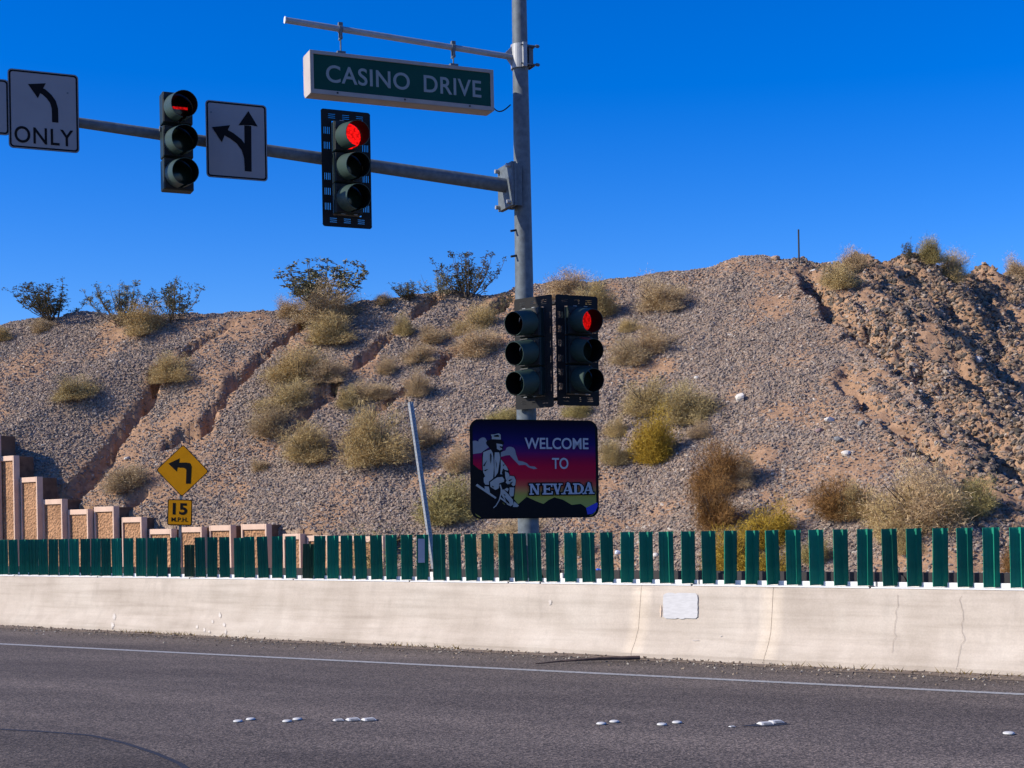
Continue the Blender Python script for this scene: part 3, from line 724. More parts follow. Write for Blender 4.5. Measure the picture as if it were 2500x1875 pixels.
mb = MB(); pts = [a.lerp(b, k / 8) + Vector((random.uniform(-.01, .01), random.uniform(-.02, .02), .018 + .012 * math.sin(k * .4))) for k in range(9)]
for k in range(8): mb.cyl(pts[k], pts[k + 1], 0.006 + .0022 * k, 0.006 + .0022 * (k + 1), 7)
tag(mb.build('debris_strip', 'stick_brown'), 'long dark brown strip of debris lying at the barrier foot', 'debris')
# dry weeds in the gutter
mb = MB()
for u0, u1, n in ((280, 470, 70), (940, 1120, 46), (520, 600, 20), (1900, 2300, 40), (2300, 2500, 30)):
    for k in range(n):
        u = random.uniform(u0, u1); v = 1528 + (u / 2500) * 127 + 3; p = ground(u, v)
        s_, t_ = st(p); p = xyz(s_, TB - random.uniform(0.02, .12), 0.01); d = Vector((random.uniform(-.06, .06), random.uniform(-.06, .03), random.uniform(.02, .07)))
        w = Vector((.006, 0, 0)); mb.add([p - w, p + w, p + d], [(0, 1, 2)])
tag(mb.build('gutter_weeds', 'leaf_yellow'), 'low dry yellowish weeds in the gutter by the barrier', 'weeds', kind='stuff')

# ------------------------------------------------------------------ glare screen on the barrier
TP = TB + 0.34
screen = empty('glare_screen', xyz(0, TP, BT), ROAD_YAW, 'row of dark green vertical glare paddles on a white rail along the barrier top', 'glare screen')
jn = [s_at(u, 1408 + u / 2500 * 30, TB + .25) for u in (-420, -160, 36, 239, 464, 717, 1001, 1242, 1320, 1690, 2125, 2640)]
for a, b in zip(jn[:-1], jn[1:]):
    mb = MB(); x0, x1 = -a + .012, -b - .012
    mb.box(((x0 + x1) / 2, -0.045, 0.008), (x1 - x0, 0.11, 0.014))
    mb.box(((x0 + x1) / 2, 0.075, 0.03), (x1 - x0, 0.03, 0.06))
    mb.build('rail', 'rail_white', screen)
    mb = MB(); mb.box((x1 + .012, -.06, -.004), (.05, .06, .05)); mb.build('rail_joint', 'rail_black', screen)
    mb = MB(); mb.box(((x0 + x1) / 2, 0.36, 0.075), (x1 - x0, 0.08, 0.15)); mb.cyl((x0 + .12, .30, .05), (x0 + .12, .44, .05), .085, n=12)
    mb.build('rear_rail', 'rail_black', screen)
    mb = MB(); mb.box((x0 + .03, 0.30, 0.055), (.05, .03, .12)); mb.build('rear_bracket', 'rail_white', screen)
PADS = [-27, -3, 21, 46, 70, 94, 118, 144, 169, 196, 221, 246, 273, 300, 331, 357, 383, 415, 449, 476, 504, 535, 570, 596, 629, 662, 696, 737, 765, 798, 832, 867, 905, 941, 978, 1016, 1057, 1096, 1136, 1175, 1216,
        1256, 1291, 1333, 1377, 1421, 1467, 1514, 1561, 1611, 1663, 1714, 1765, 1818, 1870, 1920, 1976, 2035, 2093, 2155, 2214, 2276, 2337, 2401, 2467, 2533]
def paddle_mesh(h):
    # blade with a shallow channel profile: flat web, raised rib, folded edges
    sec = [(-.076, -.022), (-.071, -.020), (-.069, .0), (-.030, .001), (-.026, .012), (.014, .012), (.020, .0), (.0235, -.016), (.0275, -.016), (.031, .0), (.073, .002), (.076, -.006)]
    back = [(x, y + .008) for x, y in sec[::-1]]; ring = sec + back; n = len(ring)
    mb = MB(); z0, z1 = .022, h
    vs = [(x, y, z0) for x, y in ring] + [(x, y, z1) for x, y in ring]
    mb.add(vs, [(i, (i + 1) % n, n + (i + 1) % n, n + i) for i in range(n)])
    m = len(sec)
    mb.add(vs, [(i, i + 1, n - 2 - i, n - 1 - i)[::-1] for i in range(m - 1)]); mb.add(vs, [(n + i, n + i + 1, 2 * n - 2 - i, 2 * n - 1 - i) for i in range(m - 1)])
    return mb
PM = {}
for h in (0.61, 0.50, 0.595):
    o = paddle_mesh(h).build('paddle', 'paddle_green'); PM[h] = o.data; bpy.data.objects.remove(o)
PM['old'] = PM[0.50].copy(); PM['old'].materials.clear(); PM['old'].materials.append(MATS['paddle_old'])
PADDLE_YAW = R(13.0) - ROAD_YAW
for i, u in enumerate(PADS):
    wpx = 24 + (u / 2500) * 12
    vtop = 1311 - 28 * u / 2500
    p = on_t(u + wpx / 2, vtop + 40, TP); lx = -st(p)[0]
    short = u in (449, 737); mid = u == 570
    o = bpy.data.objects.new('paddle', PM['old'] if short else PM[0.595 if mid else 0.61]); COL.objects.link(o); o.parent = screen
    o.location = (lx, 0, 0)
    tilt = R(random.gauss(0, .8)) + (R(2.6) if u == 737 else 0)
    yaw = PADDLE_YAW + R(random.gauss(0, 5)) + (R(-16) if u in (1256, 1291) else 0)
    o.rotation_euler = (R(random.uniform(-1, 1)), tilt, yaw)
    k = 1.12 if u > 1500 else 1.06
    o.scale = (k * (0.93 if u < 700 else 1.0), 1, 1)
    if u == 1016:
        mb = MB(); mb.box((-.018, -.016, .40), (.085, .004, .31)); rf = mb.build('reflector', 'reflector', o)

# ------------------------------------------------------------------ signal pole and arms
POLE = on_t(1290, 1285, TB + 0.68); POLE.z = 0.0
TH = R(23.6)
AV = Vector((-math.cos(TH), -math.sin(TH), 0)); FV = Vector((math.sin(TH), -math.cos(TH), 0))
def arm_pt(u, v, off=0.0):
    d = ray(u, v); c = FV.dot(POLE) + off
    return at(u, v, c / (FV.x * d.x + FV.y * d.y))
def loc(p): return Matrix.Rotation(-TH, 3, 'Z') @ (Vector(p) - POLE)    # in the pole's own frame: x right along the arms, -y faces the traffic
pole = empty('signal_pole', POLE, TH, 'tall grey galvanized signal pole with mast arm reaching left over the road', 'signal pole')
def pr(z): return 0.142 - 0.0062 * z
mb = MB()
zz = np.linspace(0.78, 9.6, 14)
for a, b in zip(zz[:-1], zz[1:]): mb.cyl((0, 0, a), (0, 0, b), pr(a), pr(b), 32, False)
mb.cyl((0, 0, 9.6), (0, 0, 9.62), pr(9.6), pr(9.6) * .8, 32)
shaft = mb.build('shaft', 'galvanized', pole)
q0 = loc(arm_pt(1233, 453)); q1 = loc(arm_pt(0, 271)); dq = (q1 - q0).normalized()
ar0 = Vector((-0.16, 0, q0.z + (-0.16 - q0.x) / dq.x * dq.z)); ar1 = q1 + dq * 1.15
mb = MB()
for k in range(8):
    a, b = ar0.lerp(ar1, k / 8), ar0.lerp(ar1, (k + 1) / 8)
    mb.cyl(a, b, .088 - .0055 * k, .088 - .0055 * (k + 1), 24, k == 7)
mast = mb.build('mast_arm', 'galvanized', pole)
# flange plates with bolts and gussets
zc_ = ar0.z; br = MB(); PR = pr(zc_)
br.box((-PR - 0.12, 0, zc_ - .01), (.03, .44, .54)); fl = br.build('flange_plate', 'galvanized', pole, .004)
br = MB(); br.box((-PR - 0.085, 0, zc_ - .01), (.03, .44, .54)); br.box((-PR - .02, .13, zc_), (.12, .02, .52)); br.box((-PR - .02, -.13, zc_), (.12, .02, .52))
br.prism([(-PR - .07, zc_ + .27), (PR * .3, zc_ + .34), (PR * .3, zc_ - .30), (-PR - .07, zc_ - .27)], -.015, .015)
br.build('flange_bracket', 'galvanized', pole, .003)
for sy in (-1, 1):
    for sz in (-1, 1):
        mb = MB(); mb.cyl((-PR - .19, .175 * sy, zc_ - .01 + .225 * sz), (-PR - .06, .175 * sy, zc_ - .01 + .225 * sz), .026, n=6); mb.build('bolt', 'galvanized_bright', pole)
# sign arm pipe, clamp
s0 = loc(arm_pt(1252, 140)); s1 = loc(arm_pt(697, 49)); ds = (s1 - s0).normalized()
sa0 = Vector((-.10, 0, s0.z + (-.10 - s0.x) / ds.x * ds.z))
mb = MB(); mb.cyl(sa0, s1, .036, .036, 20); mb.build('sign_arm', 'galvanized_bright', pole)
mb = MB(); mb.cyl(s1, s1 + ds * .012, .041, .041, 20); mb.build('end_cap', 'rail_white', pole)
zk = sa0.z; pk = pr(zk)
mb = MB(); n = 14
for ang0, ang1 in ((100, 260),):
    vs = []
    for rr_ in (pk + .004, pk + .022):
        for zz_ in (zk - .14, zk + .16):
            vs += [((rr_) * math.cos(R(ang0 + (ang1 - ang0) * i / n)), rr_ * math.sin(R(ang0 + (ang1 - ang0) * i / n)), zz_) for i in range(n + 1)]
    m = n + 1; fs = []
    for i in range(n):
        fs += [(i, i + 1, m + i + 1, m + i)[::-1], (2 * m + i, 2 * m + i + 1, 3 * m + i + 1, 3 * m + i), (m + i, m + i + 1, 3 * m + i + 1, 3 * m + i), (i, i + 1, 2 * m + i + 1, 2 * m + i)[::-1]]
    mb.add(vs, fs)
mb.box((.0, -pk - .035, zk + .01), (.05, .05, .30)); mb.box((.0, pk + .035, zk + .01), (.05, .05, .30))
mb.prism([(-.10, zk - .13), (-.23, zk + .02), (-.10, zk + .15)], -.008, .008)
mb.build('arm_clamp', 'galvanized_bright', pole)
for sz in (-.105, .125):
    mb = MB(); mb.cyl((-.06, -pk - .045, zk + sz), (.20, -pk - .045, zk + sz), .010, n=8); mb.cyl((.15, -pk - .045, zk + sz), (.19, -pk - .045, zk + sz), .02, n=6)
    mb.box((.13, -pk * .4, zk + sz), (.035, .16, .03)); mb.build('clamp_bolt', 'galvanized', pole)
mb = MB(); mb.box((.105, -.04, zk + .01), (.06, .12, .26)); mb.build('clamp_back', 'galvanized', pole, .004)
for u, v in ((1247, 563), (1245, 625)):
    p = loc(arm_pt(u, v)); mb = MB(); mb.cyl((-pr(p.z) + .03, -.02, p.z + .012), (-pr(p.z) - .075, -.03, p.z - .012), .014, n=8); mb.build('step_bolt', 'cable_black', pole)

# ------------------------------------------------------------------ street name sign
a_, b_ = loc(arm_pt(756, 175, .13)), loc(arm_pt(1204, 222, .13))
Ls = b_.x - a_.x; ang = math.atan2(b_.z - a_.z, Ls)
mid = (a_ + b_) / 2; SH = 0.505; dpt = .28
sn = empty('street_name_sign', POLE + Matrix.Rotation(TH, 3, 'Z') @ Vector((mid.x, 0, mid.z)), TH, 'white boxed green street name sign reading CASINO DRIVE hanging from a pipe', 'street sign')
sn.rotation_euler = Matrix.Rotation(TH, 3, 'Z').to_4x4().to_3x3().to_euler(); sn.rotation_euler = (Matrix.Rotation(TH, 3, 'Z') @ Matrix.Rotation(-ang, 3, 'Y')).to_euler()
mb = MB(); w2, h2 = Ls / 2, SH / 2
prof = [(-dpt / 2, -h2 + .01), (-dpt / 2, h2 - .01), (-dpt / 2 + .03, h2), (dpt / 2 - .03, h2), (dpt / 2, h2 - .01), (dpt / 2, -h2 + .05), (dpt / 2 - .05, -h2), (-dpt / 2 + .03, -h2)]
n = len(prof); vs = [(x, y, z) for x in (-w2, w2) for y, z in prof]
mb.add(vs, [tuple(range(n))[::-1], tuple(range(n, 2 * n))] + [(i, (i + 1) % n, n + (i + 1) % n, n + i) for i in range(n)])
mb.build('housing', 'box_white', sn, .006)
mb = MB(); fy = -dpt / 2; fw = .043
for c, s_ in (((0, fy - .006, h2 - fw / 2), (Ls, .018, fw)), ((0, fy - .006, -h2 + fw / 2 + .004), (Ls, .018, fw + .01)), ((-w2 + fw / 2, fy - .0055, 0), (fw, .017, SH - 2 * fw)), ((w2 - fw / 2, fy - .0055, 0), (fw, .017, SH - 2 * fw))): mb.box(c, s_)
mb.build('front_frame', 'box_white_shaded', sn, .003)
mb = MB(); mb.prism(rrect(Ls - 2 * fw + .01, SH - 2 * fw + .004, .03), fy - .003, fy + .01); mb.build('panel', 'sign_green', sn)
kz = (SH - 2 * fw)
text_mb('CASINO', -w2 + fw + .15, -w2 + .53 * Ls, -.105, .10, fy - .007, .004, 0.012, 1.06).build('lettering', 'sign_letter', sn)
text_mb('DRIVE', -w2 + .607 * Ls, w2 - .165, -.105, .10, fy - .007, .004, 0.012, 1.06).build('lettering', 'sign_letter', sn)
for fx in (-.36, 0, .36):
    mb = MB(); mb.cyl((fx * Ls, fy - .016, -h2 + .03), (fx * Ls, fy - .02, -h2 + .03), .012, n=8); mb.build('screw', 'cable_black', sn)
for u, v in ((832, 120), (1107, 150)):
    p = loc(arm_pt(u, v)); rel = Matrix.Rotation(ang, 3, 'Y') @ (Vector((p.x, 0, p.z)) - Vector((mid.x, 0, mid.z)))
    pz = s1.z + (sa0.z - s1.z) * (p.x - s1.x) / (sa0.x - s1.x)
    top = Matrix.Rotation(ang, 3, 'Y') @ (Vector((p.x, 0, pz)) - Vector((mid.x, 0, mid.z)))
    mb = MB(); x = rel.x
    mb.cyl((x - .022, 0, top.z), (x + .022, 0, top.z), .046, n=14); mb.box((x, 0, top.z + .055), (.05, .05, .04)); mb.box((x, -.03, top.z - .07), (.028, .012, .12)); mb.box((x, .03, top.z - .07), (.028, .012, .12))
    mb.cyl((x, -.05, top.z - .11), (x, .05, top.z - .11), .014, n=8); mb.cyl((x, 0, top.z - .11), (x, 0, h2 + .05), .009, n=8)
    mb.box((x, 0, h2 + .012), (.13, .12, .024)); mb.box((x, 0, h2 + .05), (.10, .07, .03)); mb.box((x - .04, 0, h2 + .03), (.014, .06, .05)); mb.box((x + .04, 0, h2 + .03), (.014, .06, .05))
    mb.build('hanger', 'galvanized', sn)
mb = MB(); c0 = Vector((w2 - .01, 0, -.05)); c1 = Vector((w2 + .30, 0.03, -.10))
pts = [c0.lerp(c1, k / 12) + Vector((0, 0, -.13 * math.sin(math.pi * (k / 12) ** .8))) for k in range(13)]
mb.tube(pts, .008, 8); mb.build('power_cable', 'cable_black', sn)

# ------------------------------------------------------------------ regulatory signs on the mast arm
def reg_sign(u, v, w, h, label, off=.16):
    p = arm_pt(u, v, off)
    o = empty('lane_sign', p, TH, label, 'road sign', 'white lane use signs on the mast arm')
    mb = MB(); mb.prism(rrect(w, h, .045), 0, .004); mb.build('panel', 'sign_edge', o)
    mb = MB(); mb.prism(rrect(w - .008, h - .008, .043), -.0016, -.0004); mb.build('sheet', 'sign_white', o)
    outer, inner = rrect(w - .024, h - .024, .036, 6), rrect(w - .058, h - .058, .026, 6); n = len(outer)
    mb = MB(); vs = [(x, -.0032, z) for x, z in outer] + [(x, -.0032, z) for x, z in inner]
    mb.add(vs, [(i, (i + 1) % n, n + (i + 1) % n, n + i) for i in range(n)]); mb.build('border', 'sign_black', o)
    mb = MB(); mb.cyl((0, .10, .0), (0, .02, .0), .055, n=12); mb.box((0, .03, 0), (.30, .05, .06)); mb.box((0, .012, .0), (.05, .02, h * .8)); mb.build('mount', 'galvanized', o)
    return o
def poly(o, pts, name, mat, y=-.0032, d=.0012):
    mb = MB(); mb.prism(pts, y - d, y); return mb.build(name, mat, o)
def arrow_head(tip, dirn, L, W):
    d = Vector(dirn).normalized(); nn = Vector((-d.y, d.x)); t = Vector(tip); b = t - d * L
    return [tuple(t), tuple(b + nn * W / 2), tuple(b + d * L * .16 + nn * W * .16), tuple(b + d * L * .16 - nn * W * .16), tuple(b - nn * W / 2)]
ZK1 = 1 / 628.0
W1, H1 = .735, .855
o1 = reg_sign(107, 271, W1, H1, 'white sign with bent left arrow over the word ONLY')
def z1(x, y): return ((x - 342) / 478 * W1, (415 - y + (x - 342) * .03) / 622 * H1)
path = [z1(418, 500), z1(418, 440), z1(417, 390), z1(405, 340), z1(380, 300), z1(345, 265), z1(312, 247)]
poly(o1, stroke_poly(path, .066), 'arrow', 'sign_black')
poly(o1, [z1(238, 212), z1(358, 196), z1(340, 236), z1(322, 268), z1(303, 318)], 'arrow', 'sign_black', -.0046)
a, b = z1(142, 672), z1(540, 672); c = z1(342, 545)
text_mb('ONLY', a[0], b[0], -.365, -.185, -.0046, .001, .010, 1.1).build('lettering', 'sign_black', o1)
for fx in (506, ): 
    mb = MB(); q = z1(fx, 260); mb.cyl((q[0], -.006, q[1]), (q[0], 0, q[1]), .01, n=8); mb.build('bolt', 'galvanized', o1)
W2, H2 = .705, .875
o2 = reg_sign(578, 344, W2, H2, 'white sign with a straight arrow and a left branching arrow')
def z2(x, y): return ((x - 1828) / 450 * W2, (645 - y + (x - 1828) * .06) / 615 * H2)
poly(o2, stroke_poly([z2(1908, 888), z2(1911, 520)], .08), 'arrow', 'sign_black')
poly(o2, [z2(1917, 402), z2(1984, 524), z2(1938, 516), z2(1888, 516), z2(1842, 520)], 'arrow', 'sign_black', -.0046)
poly(o2, stroke_poly([z2(1908, 885), z2(1903, 780), z2(1885, 710), z2(1845, 650), z2(1790, 605), z2(1745, 580)], .075), 'arrow', 'sign_black', -.0058)
poly(o2, [z2(1648, 543), z2(1780, 522), z2(1762, 562), z2(1738, 605), z2(1718, 662)], 'arrow', 'sign_black', -.0070)
mb = MB(); q = z2(1644, 423); mb.cyl((q[0], -.006, q[1]), (q[0], 0, q[1]), .01, n=8); mb.build('bolt', 'galvanized', o2)
reg_sign(-66, 255, .735, .60, 'white sign cut off at the left picture edge beside ONLY')

# ------------------------------------------------------------------ traffic signals
def plate_holes(w, h, holes, t, corner=.035):
    xs = sorted({-w / 2, w / 2} | {x for hx in holes for x in hx[:2]}); zs = sorted({-h / 2, h / 2} | {z for hx in holes for z in hx[2:]})
    xs = sorted(set(xs) | {-w / 2 + corner, w / 2 - corner}); zs = sorted(set(zs) | {-h / 2 + corner, h / 2 - corner})
    full = {}
    for i in range(len(xs) - 1):
        for j in range(len(zs) - 1):
            cx, cz = (xs[i] + xs[i + 1]) / 2, (zs[j] + zs[j + 1]) / 2
            full[i, j] = not any(a < cx < b and c < cz < d for a, b, c, d in holes)
    mb = MB(); ci, cj = {0, len(xs) - 2}, {0, len(zs) - 2}
    for (i, j), f in full.items():
        if not f: continue
        x0, x1, z0, z1_ = xs[i], xs[i + 1], zs[j], zs[j + 1]
        if i in ci and j in cj:                              # rounded outer corner
            cx = x1 if i == 0 else x0; cz = z1_ if j == 0 else z0; sx = -1 if i == 0 else 1; sz = -1 if j == 0 else 1
            pts = [(cx, cz)] + [(cx + sx * corner * math.cos(R(k * 15)), cz + sz * corner * math.sin(R(k * 15))) for k in range(7)]
            mb.prism(pts, 0, t); continue
        for y, rev in ((0, False), (t, True)):
            q = [(x0, y, z0), (x1, y, z0), (x1, y, z1_), (x0, y, z1_)]; mb.add(q, [(0, 1, 2, 3)[::-1] if rev else (0, 1, 2, 3)])
        for di, dj, e in ((-1, 0, ((x0, z0), (x0, z1_))), (1, 0, ((x1, z1_), (x1, z0))), (0, -1, ((x1, z0), (x0, z0))), (0, 1, ((x0, z1_), (x1, z1_)))):
            if not full.get((i + di, j + dj), False):
                (ax, az), (bx, bz) = e; mb.add([(ax, 0, az), (bx, 0, bz), (bx, t, bz), (ax, t, az)], [(0, 1, 2, 3)])
    return mb
PITCH = .362
def visor_mb(L, r0, r1, cut=60):
    outer, inner = MB(), MB(); n = 26; a0, a1 = -90 + cut / 2, 270 - cut / 2
    A = [R(a0 + (a1 - a0) * i / n) for i in range(n + 1)]
    ring = lambda r, y: [(r * math.cos(a), y, r * math.sin(a)) for a in A]
    m = n + 1
    vo = ring(r0, 0) + ring(r1, -L); outer.add(vo, [(i, i + 1, m + i + 1, m + i)[::-1] for i in range(n)], True)
    vi = ring(r0 - .006, 0) + ring(r1 - .006, -L); inner.add(vi, [(i, i + 1, m + i + 1, m + i) for i in range(n)], True)
    outer.add(ring(r1, -L) + ring(r1 - .006, -L), [(i, i + 1, m + i + 1, m + i)[::-1] for i in range(n)])
    return outer, inner
def signal(p, yaw, label, backplate, lit, gap=False, mount='arm', L=.37):
    o = empty('traffic_signal', p, yaw, label, 'traffic light', 'three lens signal heads facing the junction')
    for k, z in enumerate((PITCH, 0, -PITCH)):
        zz_ = z + (.012 if gap and k == 0 else 0)
        mb = MB(); mb.box((0, .02, zz_), (.335, .19, PITCH - (.014 if gap else .006))); hz = mb.build('housing', 'signal_green', o, .014)
        mb = MB(); mb.box((0, -.082, zz_), (.315, .016, PITCH - .03)); mb.build('door', 'signal_black', o, .006)
        r = .158
        ou, inn = visor_mb(L, r, .146, 16)
        vz = ou.build('visor', 'visor_green', o); vz.location = (0, -.09, zz_); vz.rotation_euler = (R(8), 0, 0)
        iv = inn.build('visor_lining', 'visor_inside', vz)
        mb = MB(); n = 24; rings = [(0.150, 0), (0.12, -.014), (.07, -.024), (.0001, -.028)]
        vs = [(rr_ * math.cos(2 * math.pi * i / n), y, rr_ * math.sin(2 * math.pi * i / n)) for rr_, y in rings for i in range(n)]
        mb.add(vs, [(j * n + i, j * n + (i + 1) % n, (j + 1) * n + (i + 1) % n, (j + 1) * n + i)[::-1] for j in range(3) for i in range(n)], True)
        ln = mb.build('lens', lit if (k == 0 and lit and lit != 'arrow') else ('lens_red_off', 'lens_amber_off', 'lens_green_off')[k], o); ln.location = (0, -.0925, zz_)
        if k == 0 and lit == 'arrow':                          # lit red arrow, seen as a bar
            mb = MB(); mb.box((.0, -.03, -.012), (.20, .004, .026)); mb.prism([(-.135, -.012), (-.085, .03), (-.085, -.054)], -.031, -.027); mb.build('lit_arrow', 'lens_red_dim', ln)
        for sx in (-1, 1):
            mb = MB(); mb.box((sx * .15, -.094, zz_ + .10), (.02, .02, .035)); mb.build('latch', 'signal_black', o)
    if backplate:
        w, h = .60, 1.37; holes = [(-.172, .172, -1.5 * PITCH - .006, 1.5 * PITCH + .006)]
        for sx in (-1, 1):
            for kb, zt in enumerate((.475, .30, .125, -.06, -.235, -.41)):
                if mount == 'arm' and kb == 2: continue
                for q in range(4):
                    xc = sx * (.202 + q * .021); holes.append((xc - .0026, xc + .0026, zt - .08, zt))
        for sz in (-1, 1):
            for gx in (-.17, 0.0, .17):
                for q in range(3):
                    zc2 = sz * (.585 + q * .022); holes.append((gx - .042, gx + .042, zc2 - .0018, zc2 + .0018))
        bp = plate_holes(w, h, holes, .003).build('backplate', 'backplate', o); bp.location = (0, .0, 0)
        for sz in (-1, 1):
            for sx in (-.075, .075):
                mb = MB(); mb.box((sx, -.088, sz * 1.5 * PITCH - .004), (.05, .004, .006)); mb.build('clip', 'galvanized_bright', o)
    if mount == 'arm':
        mb = MB(); mb.box((0, .15, 0), (.09, .10, .16)); mb.cyl((-.05, .21, 0), (.05, .21, 0), .095, n=16)
        mb.cyl((-.185, .03, .155), (-.165, .03, .155), .03, n=12); mb.build('mount', 'galvanized', o)
    return o
p = arm_pt(432, 350, .24); signal(p, TH, 'signal head without backplate hung between the two lane arrow signs', False, 'arrow', True)
p = arm_pt(846, 413, .24); signal(p, TH, 'backplated red signal on the mast arm under the street name sign', True, 'lens_red_on')
pl = POLE
def pole_pt(u, v, Y): return at(u, v, Y)
p = pole_pt(1410, 856, POLE.y - .12); sg3 = signal(p, R(27), 'backplated red signal right of the pole above the welcome sign', True, 'lens_red_dim', False, 'side', .30)
p = pole_pt(1303, 861, POLE.y - .32); sg4 = signal(p, R(-40), 'backplated signal on the pole turned left, lenses dark', True, None, False, 'side', .29)
for dz in (.585, -.60):
    for sgx, off in ((sg3, .33),):
        mb = MB(); a = sgx.matrix_world
        Minv = Matrix.Rotation(-R(27), 3, 'Z')
        tgt = Minv @ (Vector((POLE.x, POLE.y, 0)) - Vector((sgx.location.x, sgx.location.y, 0)))
        mb.tube([(0, .08, dz), (-.25, .10, dz), (tgt.x + .05, tgt.y - .02, dz)], .022, 10); mb.box((0, .06, dz), (.06, .08, .06)); mb.build('bracket_arm', 'signal_black', sgx)
    Minv = Matrix.Rotation(R(40), 3, 'Z'); tgt = Minv @ (Vector((POLE.x, POLE.y, 0)) - Vector((sg4.location.x, sg4.location.y, 0)))
    mb = MB(); mb.tube([(0, .08, dz), (tgt.x, tgt.y, dz)], .022, 10); mb.build('bracket_arm', 'signal_black', sg4)

# ------------------------------------------------------------------ welcome sign
WW, WH = 1.745, 1.22
p = arm_pt(1307.5, 1145, .17)
ws = empty('welcome_sign', p, TH, 'rounded dark sign reading WELCOME TO NEVADA with a seated miner and sunset', 'welcome sign')
mb = MB(); mb.prism(rrect(WW, WH, .125, 8), 0, .005); mb.build('panel', 'sign_black', ws)
def zw(x, y): return ((x - 1016) / 1838 * WW, (830 - y + (x - 1016) * .004) / 1410 * WH)
def m_sunset():
    m, nt, b = newmat('sunset_print')
    c = nt.nodes.new('ShaderNodeTexCoord'); sx = nt.nodes.new('ShaderNodeSeparateXYZ'); nt.links.new(c.outputs['Object'], sx.inputs[0])
    mr = N(nt, 'ShaderNodeMapRange'); nt.links.new(sx.outputs['Z'], mr.inputs[0]); mr.inputs[1].default_value = WH / 2; mr.inputs[2].default_value = -WH / 2
    def py(y): return (y - 125) / 1410
    st_ = [(py(150), (.002, .002, .012)), (py(300), (.004, .004, .045)), (py(470), (.014, .008, .09)), (py(580), (.08, .008, .09)), (py(690), (.26, .003, .045)), (py(790), (.46, .004, .035)),
           (py(960), (.50, .012, .035)), (py(1060), (.52, .08, .05)), (py(1140), (.46, .22, .07)), (py(1210), (.34, .32, .06)), (py(1330), (.36, .34, .08))]
    r = ramp(nt, mr.outputs[0], st_); nt.links.new(r.outputs[0], b.inputs['Base Color']); b.inputs['Roughness'].default_value = .7; b.inputs['Specular IOR Level'].default_value = .1
m_sunset()
plain('print_white', (.34, .35, .33), .6, 0, .05, spec=.1); plain('print_letter', (.44, .43, .46), .6, 0, .04, spec=.1); plain('print_cloud', (.24, .25, .27), .6, 0, .08, spec=.1); plain('print_blue', (.01, .02, .45), .5)
LY = [0.0]
def wp(pts, name, mat):
    LY[0] += 1
    mb = MB(); mb.prism([zw(*q) for q in pts], -.0016 - .00045 * LY[0], -.0006 - .00045 * LY[0]); return mb.build(name, mat, ws)
outl = [(x, z) for x, z in rrect(1758 / 1838 * WW, 1370 / 1410 * WH, .105, 8)]
mb = MB(); mb.prism(outl, -.0012, -.0004); mb.build('sunset_field', 'sunset_print', ws)
wp([(137, 430), (180, 427), (215, 440), (222, 412), (250, 390), (280, 380), (310, 386), (335, 430), (325, 480), (360, 520), (280, 575), (250, 600), (200, 605), (137, 615)], 'cloud', 'print_cloud')
wp([(510, 600), (560, 575), (590, 565), (610, 525), (640, 512), (670, 512), (705, 525), (725, 550), (740, 620), (770, 710), (830, 720), (890, 745), (935, 790), (1000, 795), (1040, 825), (990, 832), (920, 810), (870, 770), (780, 775), (740, 730), (700, 690), (650, 630), (600, 635), (530, 655)], 'cloud', 'print_cloud')
wp([(105, 720), (137, 760), (200, 815), (260, 850), (330, 1000), (420, 1180), (560, 1330), (760, 1330), (880, 1228), (940, 1255), (1010, 1290), (1120, 1332), (1200, 1275), (1280, 1240), (1400, 1275), (1530, 1352), (1660, 1340), (1700, 1362), (1740, 1395), (1780, 1390), (1890, 1330), (1905, 1400), (1850, 1490), (1780, 1520), (250, 1520), (150, 1450), (105, 1350)], 'mountains', 'sign_black')
wp([(1742, 1400), (1900, 1325), (1915, 1330), (1912, 1380), (1880, 1450), (1830, 1490), (1760, 1495)], 'water', 'print_blue')
